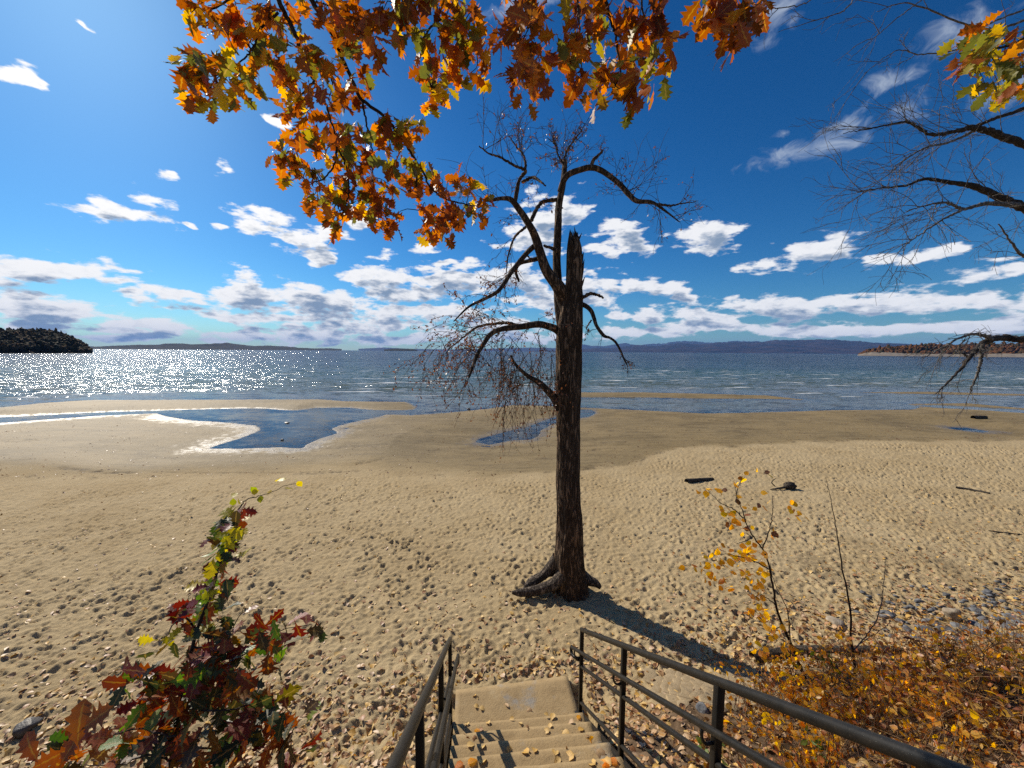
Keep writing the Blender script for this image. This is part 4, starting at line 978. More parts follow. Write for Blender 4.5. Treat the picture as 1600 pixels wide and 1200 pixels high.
# ------------------------------------------------------------------ bare tree off the right edge
BY = 5.4; bx = Vector((10.6, 5.2, tz(10.6, 5.2)))
bare = tag(empty('bare_tree', bx), 'leafless tree reaching fine grey branches in from the right edge', 'tree')
mb = MB(); btr = [bx - Vector((0, 0, .3)), bx + Vector((.05, 0, 2.5)), bx + Vector((-.1, .1, 5)), bx + Vector((.1, .1, 8)), bx + Vector((.2, .2, 10))]
barktube(mb, btr, [.30, .24, .19, .12, .06], 120, 40, .02, 8, 6.0); mb.build('trunk', M_bark, bare)
BL = [([(1700,262),(1650,238),(1600,225),(1550,207),(1520,200),(1490,205),(1455,210),(1420,192),(1390,195),(1355,202),(1318,208)], [11, 9, 7.5, 6.5, 5.5, 3.6, 3, 2.4, 1.8, 1.3, .6], .2, .1),
 ([(1700,372),(1650,345),(1600,325),(1565,310),(1525,292),(1485,285),(1445,280),(1415,290),(1370,295),(1340,300)], [12, 10, 9, 7.5, 6, 4, 3.2, 2.4, 1.5, .7], .3, .1),
 ([(1590,320),(1540,318),(1505,327),(1480,317),(1450,320),(1415,330)], [5, 4.2, 3.2, 2.4, 1.6, .7], -.4, 0),
 ([(1505,327),(1470,345),(1440,365),(1412,385)], [2.6, 1.9, 1.3, .6], -.4, 0),
 ([(1700,150),(1640,158),(1600,170),(1550,187),(1520,199)], [5, 4.5, 4, 3.5, 3], .2, 0),
 ([(1530,200),(1490,220),(1450,230),(1420,245),(1395,262)], [3.4, 2.4, 1.8, 1.2, .6], -.3, 0),
 ([(1720,505),(1660,520),(1600,530),(1570,528),(1548,530),(1530,541),(1520,553),(1500,578),(1478,600),(1462,616)], [10, 8, 7, 6.4, 6, 4.6, 3.8, 2.6, 1.6, .7], -.7, 0),
 ([(1550,529),(1525,522),(1500,528),(1470,545),(1440,560)], [4, 3, 2.2, 1.5, .6], -.3, 0),
 ([(1535,538),(1533,560),(1528,582),(1518,606),(1516,615)], [4, 3.2, 2.4, 1.4, .6], .2, 0),
 ([(1515,560),(1498,545),(1508,530)], [2, 1.6, 1], 0, 0),
 ([(1720,40),(1640,20),(1560,45),(1500,35),(1420,5),(1370,18)], [4, 3, 2.2, 1.7, 1.2, .6], .2, 0),
 ([(1600,15),(1540,40),(1500,75),(1440,85),(1400,80),(1350,115)], [2, 1.8, 1.4, 1.1, .8, .5], -.2, 0),
 ([(1720,430),(1650,420),(1600,400),(1585,385),(1560,350)], [5, 4, 3, 2.2, 1], -.2, 0),
 ([(1440,0),(1400,30),(1365,60),(1325,95)], [1.2, 1, .8, .4], 0, 0), ([(1345,-20),(1320,15),(1280,30),(1215,50)], [1.4, 1.1, .8, .4], 0, 0), ([(1290,-15),(1250,8),(1200,15),(1180,35)], [1.2, 1, .8, .4], 0, 0)]
btw = MB()
def trunk_at(z):
    C = spline(btr, 60); return Vector(C[np.argmin(np.abs(C[:, 2] - z))])
for k, (pl, rd, dY, _) in enumerate(BL):
    Y0 = BY + [0, -.1, -.2, -.45, .1, .1, -.3, -.6, -.7, -.7, .2, .1, -.2, -.3, -.4, -.4][k]
    pts = P2(pl, Y0, dY, .03)
    rr = [rpx(p, r * .72) for p, r in zip(pts, rd)]
    if pl[0][0] >= 1690:
        t0 = trunk_at(pts[0].z + .2); pts = [t0, t0.lerp(pts[0], .55)] + pts; rr = [rr[0] * 1.3, rr[0] * 1.15] + rr
    elif k >= 11 and k != 12:
        pass
    n = len(pts) * 9; C = spline(pts, n); C += rng.normal(0, .004, C.shape)
    mb = MB(); mb.tube(C, np.interp(np.linspace(0, 1, n), np.linspace(0, 1, len(rr)), rr) * rng.uniform(.9, 1.12, n), 10)
    mb.build('branch', M_otwig if k in (0, 1, 4, 6) else M_gtwig, bare)
    nt = [24, 28, 14, 8, 5, 12, 15, 9, 4, 2, 6, 5, 5, 2, 2, 2][k]
    for i in range(nt):
        t = rnd.uniform(.30, 1.0); p = Vector(C[int(t * (n - 1))]); tang = Vector(C[min(int(t * (n - 1)) + 1, n - 1)] - C[max(int(t * (n - 1)) - 1, 0)]).normalized()
        low = k in (6, 7, 8, 9)
        d = tang * 1.0 + Vector((-.25, 0, rnd.choice((.75, -.6)) if not low else rnd.choice((-.8, -.3, .6)))) + rv(.35)
        grow(btw, p, d, rnd.uniform(.35, .95) * ((1 if rd[0] > 3 else .6) if not low else .5), .0048, 2 if rnd.random() < .6 else 1, .03 if not low else .07, None, .5, 6, 0, .12)
tag(btw.build('twigs', M_gtwig, bare), kind='stuff')

# ------------------------------------------------------------------ saplings
def on_bank(px, py):
    """the point of the ground seen at a pixel, by marching"""
    d = ray(px, py).normalized(); t = 2.0
    ts = np.arange(1.5, 70, .02); P = np.array([tuple(CAM + d * q) for q in ts]); h = terrain(P[:, 0], P[:, 1])[0]
    i = np.argmax(P[:, 2] < h); return Vector(P[i])
SY = 2.15
sb = Vector((-1.95, 2.0, 0)); sb.z = tz(sb.x, sb.y) - .03
sap = tag(empty('oak_sapling', sb), 'slender oak sapling with dark green, red and yellow leaves left of the stairs', 'sapling')
stem = [sb, sb.lerp(atY(268, 1200, SY), .6), atY(268, 1200, SY), atY(284, 1077, SY), atY(307, 989, SY), atY(334, 913, SY), atY(353, 847, SY), atY(368, 809, SY), atY(383, 782, SY + .05), atY(414, 773, SY + .1), atY(441, 761, SY + .1), atY(468, 752, SY + .12)]
limb(stem, [.014, .013, .012, .011, .009, .008, .006, .005, .003, .002, .0016, .001], 90, 'stem', M_otwig, sap)
sapl = Leaves()
side = [[(300,1010),(345,1016),(365,980),(383,947)], [(295,1050),(350,1040),(400,1010),(440,985),(487,975)], [(284,1085),(250,1060),(225,1050),(205,1065)], [(280,1100),(330,1110),(400,1100),(455,1085)], [(275,1150),(220,1140),(160,1150),(100,1160)], [(275,1160),(320,1170),(380,1165),(440,1150)], [(268,1190),(230,1180),(180,1195),(60,1190)], [(310,985),(285,965),(262,990),(250,1000)]]
for s_ in side:
    pts = [atY(x, y, SY + .15 * math.sin(i + s_[0][0])) for i, (x, y) in enumerate(s_)]
    limb(pts, [.006, .005, .003, .002], 20, 'branch', M_otwig, sap, 6)
def leaf_at(L, x, y, Y, kind, mat, size, flat=.5):
    d = rv(1.0) + Vector((0, 0, -.3)); n = Vector((rnd.gauss(0, .6), rnd.gauss(-.4, .6), rnd.gauss(.7, .6)))
    L.add(kind, atY(x, y, Y + rnd.gauss(0, .10)), d, n, size, mat)
def spray(L, pl, n, spread, mats, size, kind='oak', Y=SY):
    C = [(pl[i][0] + (pl[i + 1][0] - pl[i][0]) * t, pl[i][1] + (pl[i + 1][1] - pl[i][1]) * t) for i in range(len(pl) - 1) for t in np.linspace(0, 1, 8)]
    for i in range(int(n * 1.45)):
        x, y = rnd.choice(C); leaf_at(L, x + rnd.gauss(0, spread), y + rnd.gauss(0, spread), Y, kind, rnd.choice(mats), rnd.uniform(*size) * 1.15)
D, Rd, O, Yl = M_sap_d, M_sap_r, M_sap_o, M_sap_y
spray(sapl, [(368,805),(352,850)], 18, 6, [D, Yl, Yl, M_green, Rd], (.06, .10))
spray(sapl, [(338,872),(352,845),(346,832)], 12, 6, [Yl, Yl, M_green], (.07, .10))
spray(sapl, [(352,850),(334,913)], 22, 9, [D, D, M_green, Rd, O, Yl], (.06, .10))
spray(sapl, [(334,913),(305,995)], 30, 15, [D, D, D, O, M_green, Yl, Rd], (.06, .11))
spray(sapl, [(320,930),(275,955)], 9, 8, [Rd, Rd, Yl], (.06, .09))
spray(sapl, [(300,1010),(284,1080),(270,1160)], 44, 26, [D, D, D, D, Rd, O, M_green], (.08, .13))
spray(sapl, side[1], 26, 16, [D, D, D, Rd, M_green, O], (.08, .14)); spray(sapl, [(400,990),(487,975)], 9, 8, [Rd, Rd, D], (.08, .12))
spray(sapl, side[0], 10, 10, [D, O, Rd], (.06, .10)); spray(sapl, side[2], 16, 14, [D, D, Rd, M_green], (.09, .14))
spray(sapl, side[3], 44, 24, [D, D, D, Rd, O, O], (.08, .14)); spray(sapl, [(330,1000),(380,1080),(430,1130)], 34, 22, [D, D, D, M_green, Rd, O], (.08, .13)); spray(sapl, side[5], 44, 26, [D, D, O, O, Rd, M_green], (.08, .14)); spray(sapl, side[4], 22, 16, [D, O, O, M_green], (.08, .14)); spray(sapl, side[6], 20, 16, [O, O, D], (.09, .15))
for x, y in ((242,1000),(262,1003),(253,995)): leaf_at(sapl, x, y, SY, 'oak', Yl, .085)
for x, y, s_ in ((60,1190,.16),(122,1165,.19),(128,1140,.15),(95,1195,.15)): sapl.add('oak', atY(x, y, 1.7), Vector((rnd.gauss(.1, .5), .2, rnd.gauss(.7, .2))), Vector((rnd.gauss(0, .2), -1, .5)), s_, O)
for x, y in ((433,752),(447,748),(465,752),(445,763),(423,770),(407,775),(393,771),(372,780),(380,798),(378,812),(364,790),(400,768),(368,770)): leaf_at(sapl, x, y, SY + .1, 'pop', Yl, .045)
sapl.build(sap, 300); print('sapling leaves', len(sapl.items))

PY = 3.9
pb = on_bank(1262, 1072); PY = pb.y - .02
pop = tag(empty('poplar_sapling', pb), 'thin leaning sapling with golden yellow rounded leaves right of the stairs', 'sapling')
limb([pb] + [atY(x, y, PY) for x, y in [(1250,1040),(1235,1004),(1215,955),(1206,905),(1196,866),(1173,832),(1158,794),(1148,763)]], [.02, .018, .016, .013, .011, .009, .007, .005, .002], 70, 'stem', M_otwig, pop)
for pl in ([(1235,1004),(1232,960),(1222,935),(1210,910),(1203,880)], [(1203,890),(1180,878),(1150,868),(1122,866),(1098,872)], [(1165,812),(1145,795),(1125,785),(1105,765)], [(1192,856),(1203,825),(1207,800),(1207,775)], [(1212,945),(1190,930),(1175,935)], [(1225,980),(1205,985),(1195,1010)], [(1150,785),(1152,765),(1160,745)], [(1178,838),(1165,845),(1150,850)]):
    limb([atY(x, y, PY + .12 * math.sin(i * 1.3 + pl[0][0])) for i, (x, y) in enumerate(pl)], list(np.linspace(.007, .0025, len(pl))), 26, 'branch', M_otwig, pop, 6)
popl = Leaves()
for x, y, m in [(1105,765,0),(1120,770,0),(1098,768,0),(1240,795,0),(1236,803,0),(1246,800,0),(1135,800,0),(1150,805,1),(1160,812,0),(1140,810,1),(1180,795,0),(1190,778,1),(1195,820,1),(1200,840,0),(1100,880,0),(1115,865,0),(1130,870,1),(1145,875,0),(1110,890,0),(1095,890,0),(1135,905,0),(1160,880,0),(1175,880,0),(1170,905,0),(1185,910,0),(1200,900,0),(1180,925,0),(1180,945,0),(1170,955,0),(1190,960,0),(1200,965,0),(1210,980,0),(1206,995,0),(1235,1010,0),(1240,1020,0),(1190,1020,0),(1205,1035,0),(1245,1060,0),(1250,1055,0),(1180,850,0),(1165,850,0),(1150,760,1),(1194,742,1),(1163,784,1),(1150,745,1),(1138,822,1),(1170,866,1),(1188,868,0)]:
    for j in range(3 if y < 850 else 6): leaf_at(popl, x + rnd.gauss(0, 9), y + rnd.gauss(0, 8), PY, 'pop', (M_pop_y, M_pop_b)[m and j < 1], rnd.uniform(.058, .095))
popl.build(pop, 300)
bb = on_bank(1338, 1075); BYs = bb.y
bs = tag(empty('bare_sapling', bb), 'thin dark leafless sapling standing in the litter beside the yellow-leaved one', 'sapling')
limb([bb] + [atY(x, y, BYs) for x, y in [(1334,1030),(1330,1000),(1328,950),(1315,880),(1305,820),(1297,775),(1290,745)]], [.016, .014, .012, .010, .007, .005, .003, .0015], 50, 'stem', M_otwig, bs, 7)
limb([atY(x, y, BYs + .05) for x, y in [(1332,1018),(1360,985),(1375,950),(1381,905),(1385,870)]], [.007, .006, .005, .003, .0015], 30, 'branch', M_gtwig, bs, 6)
limb([atY(x, y, BYs + .05) for x, y in [(1345,1005),(1375,985),(1400,965)]], [.004, .003, .0015], 16, 'branch', M_otwig, bs, 6)
for i, (x0, y0, x1, y1, n, mat, kind, sz, nm, lab) in enumerate([
  (1310,1072,1272,1012,26,M_green,'oval',(.07,.11),'green_shoot','leafy green shoot rising beside the base of the yellow-leaved sapling'),
  (1118,1200,1106,1165,12,M_green,'pop',(.05,.08),'green_shoot','small green seedling behind the lower bars of the right railing'),
  (1425,1085,1400,1040,22,M_pop_y,'oval',(.10,.15),'yellow_shoot','drooping yellow-leaved shoot on the orange bank'),
  (1285,1200,1262,1150,16,M_green,'oval',(.05,.08),'green_shoot','low green shoot at the bottom of the bank under the top rail')]):
    b = on_bank(x0, y0); e = atY(x1, y1, b.y); t = tag(empty(nm, b), lab, 'shoot')
    C = spline([b, b.lerp(e, .5) + rv(.03), e], 20); mb = MB(); mb.tube(C, np.linspace(.006, .002, 20), 6); mb.build('stem', M_straw, t)
    L = Leaves()
    for j in range(n): L.add(kind, Vector(C[rnd.randrange(4, 20)]) + rv(.05), rv(1) + Vector((0, 0, -.3)), Vector((rnd.gauss(0, .5), rnd.gauss(-.4, .5), .8)), rnd.uniform(*sz), mat)
    L.build(t, 60)

# ------------------------------------------------------------------ ground litter
def norm_at(x, y):
    e = .03; a = terrain(np.array([x - e, x + e, x, x]), np.array([y, y, y - e, y + e]))[0]
    return Vector((-(a[1] - a[0]) / (2 * e), -(a[3] - a[2]) / (2 * e), 1)).normalized()
def stair_top(x, y):
    r = x * r_ax.x + y * r_ax.y; s = x * s_ax.x + y * s_ax.y
    if -.20 < r < 1.24 and s < 4.70:
        k = max(0, math.ceil((S_LAND - .012 - s) / TREAD)); return LAND_Z + k * RISE
    return None
def scatter(n, xr, yr, dens, seed):
    q = np.random.default_rng(seed); x = q.uniform(*xr, n); y = q.uniform(*yr, n)
    keep = q.random(n) < dens(x, y); return x[keep], y[keep]
def litter_density(x, y):
    t = toe(x); d = y - t
    a = np.where(d < 0, .62, .62 * np.exp(-d / .70) + .055 * np.exp(-d / 3.2) + .006) * np.where((d < 0) & (x > 2), .45, 1) + .55 * (np.abs(x - .5) < 1.3) * (d > 0) * np.exp(-((d - .25) / .3) ** 2)
    right = np.clip((x - 2.0) / 3, 0, 1) * np.exp(-np.maximum(d - .5, 0) / 1.9) * .24
    a = a + right * (1 - .5 * (np.abs(x - 2.2) < .8) * (np.abs(d) < .8))
    a = a + .06 * (x < -1) * np.exp(-np.maximum(d, 0) / 2.6) + .018 * np.exp(-np.maximum(d, 0) / 6)
    a = a * (0.55 + 0.9 * np.clip(fbm(x * .8, y * .8, 3.3, 3) + .4, 0, 1))
    vis = np.abs(x) < 1.45 * np.maximum(y, 0) + 1.2
    return np.where((y > 14) | ~vis, 0, a) * np.where(d > 0.9, np.clip(1.2 - y / 15, .2, 1), 1)
lx, ly = scatter(190000, (-16, 19), (1.2, 14), litter_density, 4)
hz_, wet_, soil_, _, _, _ = terrain(lx, ly)
mb1, mb2 = MB(), MB(); indiv = []
for x, y, h, so in zip(lx, ly, hz_, soil_):
    r = x * r_ax.x + y * r_ax.y; s = x * s_ax.x + y * s_ax.y
    if ST_R0 - .02 < r < ST_R1 + .02 and s < 4.85: continue
    d = Vector((rnd.gauss(0, 1), rnd.gauss(0, 1), rnd.gauss(0, .18))); nr = Vector((rnd.gauss(0, .35), rnd.gauss(0, .35), 1))
    sz = rnd.uniform(.045, .10) * (1.0 if y < 7 else .85)
    p = Vector((x, y, h + .012 + .02 * so * rnd.random()))
    i = rnd.randrange(len(L_LIT)); yel = rnd.random() < .22
    z = zcam(p); q = CR.transposed() @ (p - CAM); px, py = 800 + F * q.x / z, 600 - F * q.y / z
    if yel and 0 < px < 1600 and py < 1195 and so < .6 and sz > .075: indiv.append((sz / z, p, d, nr, sz, i)); continue
    V, Fc = L_LIT[i]; M = np.eye(4); M[:3, :3] = np.array(frame(d, nr)) * sz; M[:3, 3] = p; (mb2 if yel else mb1).inst(V, Fc, M)
indiv.sort(key=lambda t: -t[0])
for _, p, d, nr, sz, i in indiv[210:]:
    V, Fc = L_LIT[i]; M = np.eye(4); M[:3, :3] = np.array(frame(d, nr)) * sz; M[:3, 3] = p; mb2.inst(V, Fc, M)
tag(mb1.build('leaf_litter', M_lit), 'tan and brown dead leaves strewn over the sand and bank', kind='stuff')
tag(mb2.build('leaf_litter', M_lity), 'pale yellow dead leaves strewn over the sand and bank', kind='stuff')
print('litter', len(lx), 'indiv', len(indiv))
def fallen(p, d, nr, sz, i, lab, grp, mat=M_lity, kind='lit'):
    o = bpy.data.objects.new('fallen_leaf', leaf_mesh(kind, i, mat)); COL.objects.link(o)
    o.location = p; o.rotation_euler = frame(d, nr).to_euler(); o.scale = (sz,) * 3
    return tag(o, lab, 'leaf', grp)
for _, p, d, nr, sz, i in indiv[:210]:
    if p.x < -.4: lab, g = 'pale yellow fallen leaf lying on the sand left of the stairs', 'yellow leaves left of the stairs'
    elif p.x > 1.3: lab, g = 'pale yellow fallen leaf lying on the sand right of the stairs', 'yellow leaves right of the stairs'
    else: lab, g = 'pale yellow fallen leaf lying on the sand beyond the bottom landing', 'yellow leaves beyond the landing'
    fallen(p, d, nr, sz, i, lab, g)
q = np.random.default_rng(9)
steps_px = [(664,466+960),]
for (cx, cy, sz, m) in [(668,464,.07,0),(672,478,.05,0),(657,524,.08,0),(688,533,.08,0),(630,545,.07,2),(852,532,.09,1),(962,540,.09,1),(1108,567,.09,0),(1080,577,.06,0),(884,592,.06,0),(742,627,.07,0),(620,634,.07,0),(672,655,.09,3),(708,655,.06,1),(1100,628,.07,0),(1085,664,.08,0),(1162,671,.10,0),(1250,665,.08,0),(1310,715,.10,3),(1288,697,.07,1),(615,752,.09,0),(702,770,.08,0),(845,757,.08,0),(965,796,.10,0),(997,790,.08,0),(1118,808,.09,0),(1142,818,.08,0),(1225,800,.12,0),(1355,775,.12,1),(1245,600,.07,3),(1225,610,.07,1),(695,857,.10,0),(1410,850,.11,3),(1440,858,.10,0),(1385,865,.10,3),(650,700,.07,1),(690,712,.06,1),(1345,862,.1,0),(1470,860,.1,3),(625,860,.1,3),(950,640,.05,1),(930,630,.05,0),(1180,755,.05,1),(595,850,.09,3)]:
    px, py = 560 + cx * 440 / 1600, 960 + cy * 240 / 873
    best = None
    for k in range(0, 7):
        g_ = ground(px, py, LAND_Z + k * RISE); zt = stair_top(g_.x, g_.y)
        if zt is not None and abs(zt - (LAND_Z + k * RISE)) < .01: best = g_
    if best is None: continue
    mat = (M_lity, M_lit, M_stone_t, M_pop_y)[m]
    if m == 2: continue
    lab = {0: 'pale yellow rounded leaf lying on the sandy steps', 1: 'curled brown dead leaf lying on the sandy steps', 3: 'golden dead leaf lying on the sandy steps'}[m]
    fallen(best + Vector((0, 0, .014)), (q.normal(), q.normal(), q.normal() * .12), (q.normal() * .2, q.normal() * .2, 1), sz * .92, int(q.integers(0, 7)) if m == 1 else int(q.integers(0, 4)), lab, {0: 'yellow leaves on the steps', 1: 'brown leaves on the steps', 3: 'golden leaves on the steps'}[m], mat)

# ground cover on the right bank (and a little left of the stairs): low shrubs with small orange leaves and dry stalks
def cover_density(x, y):
    d = toe(x) - y - .05 + .5 * fbm(x * .9, y * .9, 31, 3)
    return np.where(x > 1.5, sstep(d - np.clip((2.9 - x) * .9, 0, 1.2), 0.1, .7), np.where(x < -.45, .10 * sstep(d, .1, .8), 0))
cx_, cy_ = scatter(17000, (-5, 13), (.8, 7), cover_density, 14); ch = terrain(cx_, cy_)[0]
ml, my, ms = MB(), MB(), MB()
for x, y, h in zip(cx_, cy_, ch):
    if not (abs(x) < 1.5 * y + 1.0): continue
    p = Vector((x, y, h)); top = p + Vector((rnd.gauss(0, .10), rnd.gauss(0, .10), rnd.uniform(.05, .32) if rnd.random() < .85 else rnd.uniform(.3, .55)))
    if rnd.random() < .42: ms.tube(spline([p, p.lerp(top, .5) + rv(.03), top], 4), [.0035, .003, .0025, .0015], 3, False)
    if rnd.random() < .12:
        e = top + Vector((rnd.gauss(0, .4), rnd.gauss(0, .3), rnd.gauss(.05, .12))); ms.tube(spline([p, top, e], 6), np.linspace(.004, .0012, 6), 3, False)
    for j in range(rnd.randint(1, 3)):
        V, Fc = L_POS[rnd.randrange(8)]
        sz = rnd.uniform(.025, .06); M = np.eye(4); M[:3, :3] = np.array(frame(rv(1), Vector((rnd.gauss(0, .6), rnd.gauss(-.2, .6), .8)))) * sz
        M[:3, 3] = p.lerp(top, rnd.uniform(.2, 1.1)) + rv(.03); (my if rnd.random() < .17 else ml).inst(V, Fc, M)
tag(ml.build('ground_cover', M_cover), 'low rusty-leaved ground cover over the bank', kind='stuff')
tag(my.build('ground_cover', M_pop_y), 'small yellow leaves among the low ground cover', kind='stuff')
tag(ms.build('dry_stalks', M_straw), 'dry brown stalks tangled in the ground cover', kind='stuff')
SHR = [(1215,1110,.45,'yellow','low yellow-leaved shrub on the bank, directly behind the third post of the right railing'),
 (1290,1130,.50,'yellow','yellow-leaved shrub above the middle of the right top rail'), (1375,1150,.55,'rust','rusty-leaved shrub on the bank just above the lower end of the right top rail'),
 (1460,1165,.6,'yellow','yellow shrub in the lower right part of the bank'), (1560,1180,.6,'rust','rusty shrub in the lower right corner of the picture'),
 (1345,1090,.45,'rust','rusty low shrub at the foot of the bare sapling'), (1440,1090,.5,'rust','rusty shrub in the middle of the bank, left of the drooping yellow shoot'),
 (1530,1080,.55,'rust','rusty shrub on the upper bank below the grey shale'), (1590,1110,.6,'yellow','yellow shrub cut by the right edge of the picture'),
 (1250,1180,.45,'yellow','yellow shrub seen between the top rail and the handrail of the right railing'), (1400,1110,.4,'yellow','small yellow shrub at the centre of the bank'), (1500,1120,.5,'rust','tangled rusty shrub right of the centre of the bank')]
for px, py, hh, kind, lab in SHR:
    b = on_bank(px, py); t = tag(empty('shrub', b), lab, 'shrub', 'shrubs on the right bank'); st_, lf, att = MB(), MB(), []
    for j in range(15):
        grow(st_, b + Vector((rnd.gauss(0, .12), rnd.gauss(0, .12), -.02)), Vector((rnd.gauss(0, .6), rnd.gauss(0, .5), .9)), hh * rnd.uniform(.6, 1.3), .0042, 1, .03, att, .6, 6, .85)
    for p, d in att:
        if rnd.random() < .35: continue
        for j in range(rnd.randint(1, 2)):
            V, Fc = L_POS[rnd.randrange(8)]; sz = rnd.uniform(.03, .065); M = np.eye(4)
            M[:3, :3] = np.array(frame(rv(1) + Vector((0, 0, -.2)), Vector((rnd.gauss(0, .6), rnd.gauss(-.3, .6), .8)))) * sz; M[:3, 3] = p + rv(.015); lf.inst(V, Fc, M)
    tag(st_.build('stems', M_straw, t), kind='stuff'); tag(lf.build('foliage', M_pop_y if kind == 'yellow' else M_cover, t), kind='stuff')
# individual larger yellow leaves caught on the ground cover
q2 = 0
for i in range(70):
    px, py = rnd.uniform(1130, 1600), rnd.uniform(1060, 1195)
    if py < 1060 + (1300 - px) * .2: continue
    b = on_bank(px, py)
    if b.x < 1.5: continue
    fallen(b + Vector((0, 0, rnd.uniform(.12, .28))), rv(1), Vector((rnd.gauss(0, .5), rnd.gauss(-.3, .5), .9)), rnd.uniform(.05, .09), rnd.randrange(5), 'broad golden leaf caught on the rusty ground cover of the bank', 'golden leaves on the bank', rnd.choice((M_pop_y, M_pop_y, M_lity)), 'pop')

# weed, twigs and shell bits left on the damp sand by the water
wx, wy = scatter(26000, (-42, 42), (13, 34), lambda x, y: np.where((y > dryline(x) - .3) & (np.abs(x) < 1.4 * y), .10 + .9 * sstep(fbm(x * .45, y * 1.1, 51, 4, .6), .12, .4) + .9 * np.exp(-((y - dryline(x) - .5) / .3) ** 2), 0), 77)
wh, _, _, _, wsw, _ = terrain(wx, wy); mb = MB(); mbp = MB()
for x, y, h, sw_ in zip(wx, wy, wh, wsw):
    if sw_ < .15: continue
    V, Fc = L_POS[rnd.randrange(8)]; sz = rnd.uniform(.03, .11); M = np.eye(4); M[:3, :3] = np.array(frame((rnd.gauss(0, 1), rnd.gauss(0, .6), rnd.gauss(0, .15)), (rnd.gauss(0, .4), rnd.gauss(0, .4), 1))) * sz
    M[:3, 1] *= rnd.uniform(.25, .9); M[:3, 3] = (x, y, h + .012); (mbp if rnd.random() < .14 else mb).inst(V, Fc, M)
tag(mb.build('beach_debris', M_drylf), 'dark scraps of weed and leaf on the damp sand', kind='stuff'); tag(mbp.build('beach_debris', M_lit), 'pale scraps of leaf and shell on the damp sand', kind='stuff')

# ------------------------------------------------------------------ cracked pavement, stones, driftwood
def prism(mb, poly, z0, z1, bev=.0006):
    n = len(poly); c = np.mean(poly, axis=0); V = [(x, y, z0) for x, y in poly] + [(x, y, z1 - bev) for x, y in poly] + [(c[0] + (x - c[0]) * .975, c[1] + (y - c[1]) * .975, z1) for x, y in poly] + [(c[0], c[1], z1)]
    q4 = [(i, (i + 1) % n, n + (i + 1) % n, n + i) for i in range(n)] + [(n + i, n + (i + 1) % n, 2 * n + (i + 1) % n, 2 * n + i) for i in range(n)]
    mb.add(V, [q4, [(2 * n + i, 2 * n + (i + 1) % n, 3 * n) for i in range(n)]])
def hexes(cx, cy, w, h, a, seed, shrink, keep):
    """an irregular honeycomb of pieces sharing their edges"""
    q = np.random.default_rng(seed); dx, dy = a * 1.732, a * 1.5; J = {}
    def corner(x, y):
        k = (round(x / (a * .25)), round(y / (a * .25)))
        if k not in J: J[k] = (x + q.normal() * a * .22, y + q.normal() * a * .22)
        return J[k]
    out = []
    for j in range(int(-h / dy / 2), int(h / dy / 2) + 1):
        for i in range(int(-w / dx / 2), int(w / dx / 2) + 1):
            x, y = i * dx + (j % 2) * dx / 2, j * dy
            if not keep(x / (w / 2), y / (h / 2), q): continue
            P = [corner(x + a * math.sin(t), y + a * math.cos(t)) for t in (k * math.pi / 3 for k in range(6))]
            c = np.mean(P, axis=0); g = shrink / a
            out.append([(cx + c[0] + (p[0] - c[0]) * (1 - g), cy + c[1] + (p[1] - c[1]) * (1 - g)) for p in P[::-1]])
    return out
g0 = on_bank(1110, 1085)
pav = tag(empty('cracked_pavement', (g0.x, g0.y, g0.z)), 'patch of crazed tan pavement beside the foot of the stairs', 'pavement')
for poly in hexes(g0.x + .15, g0.y + .05, 1.9, 1.1, .080, 3, .0026, lambda u, v, q: u * u + v * v < 1 + .2 * q.normal()):
    c = np.mean(poly, axis=0); r_ = c[0] * r_ax.x + c[1] * r_ax.y
    if r_ < ST_R1 + .09: continue
    z = float(terrain(c[:1], c[1:2], False)[0][0]) + .035 + rnd.gauss(0, .0010)
    mb = MB(); prism(mb, poly, z - .09, z); mb.build('piece', M_crack, pav, smooth=False)
def rock(name, p, size, mat, lab, cat='rock', grp=None, seed=0, flat=.6, ang=.3):
    q = np.random.default_rng(seed); V = ICO2[0].copy()
    V *= (1 + ang * fbm(V[:, 0] * 1.4 + seed, V[:, 1] * 1.4, V[:, 2] * 1.4, 3))[:, None]
    for k in range(11):
        n = q.normal(size=3); n /= np.linalg.norm(n); dd = V @ n; lim = q.uniform(.5, .78); V -= np.clip(dd - lim, 0, None)[:, None] * n * .9
    V = V * [size, size * q.uniform(.6, .9), size * flat]; a = q.uniform(0, 6.28); c, s = math.cos(a), math.sin(a)
    V = V @ np.array([[c, s, 0], [-s, c, 0], [0, 0, 1]])
    mb = MB(); mb.add(V, [ICO2[1]]); o = mb.build(name, mat, smooth=False); o.location = Vector(p) + Vector((0, 0, size * flat * .35))
    return tag(o, lab, cat, grp)
rock('rock', ground(441, 688, 0.0), .12, M_stone_d, 'small dark stone near the centre of the lagoon', seed=1)
rock('rock', ground(449, 661, 0.0), .24, M_stone_d, 'flat dark stone in the lagoon beside the sandbar', seed=2, flat=.3)
rock('rock', ground(733, 640, 0.05), .22, M_stone_d, 'dark stone at the lake edge left of the bare tree', seed=3)
rock('rock', on_bank(40, 1142), .15, M_stone_d, 'brown stone on the sand near the lower left corner', seed=4)
rock('rock', on_bank(1490, 966), .15, M_stone_t, 'pale tan boulder above the grey shale', seed=5, flat=.8)
rock('rock', on_bank(1526, 956), .11, M_stone_g, 'small grey stone right of the pale boulder', seed=6)
rock('rock', on_bank(1302, 972), .17, M_stone_t, 'tan slab half buried in the leaf litter behind the bare sapling', seed=7, flat=.35)
rock('rock', on_bank(1192, 1054), .09, M_stone_g, 'small pale stone on the crazed pavement', seed=8)
rock('rock', on_bank(1098, 1110), .08, M_stone_g, 'blue-grey stone behind the right railing near its end post', seed=9)
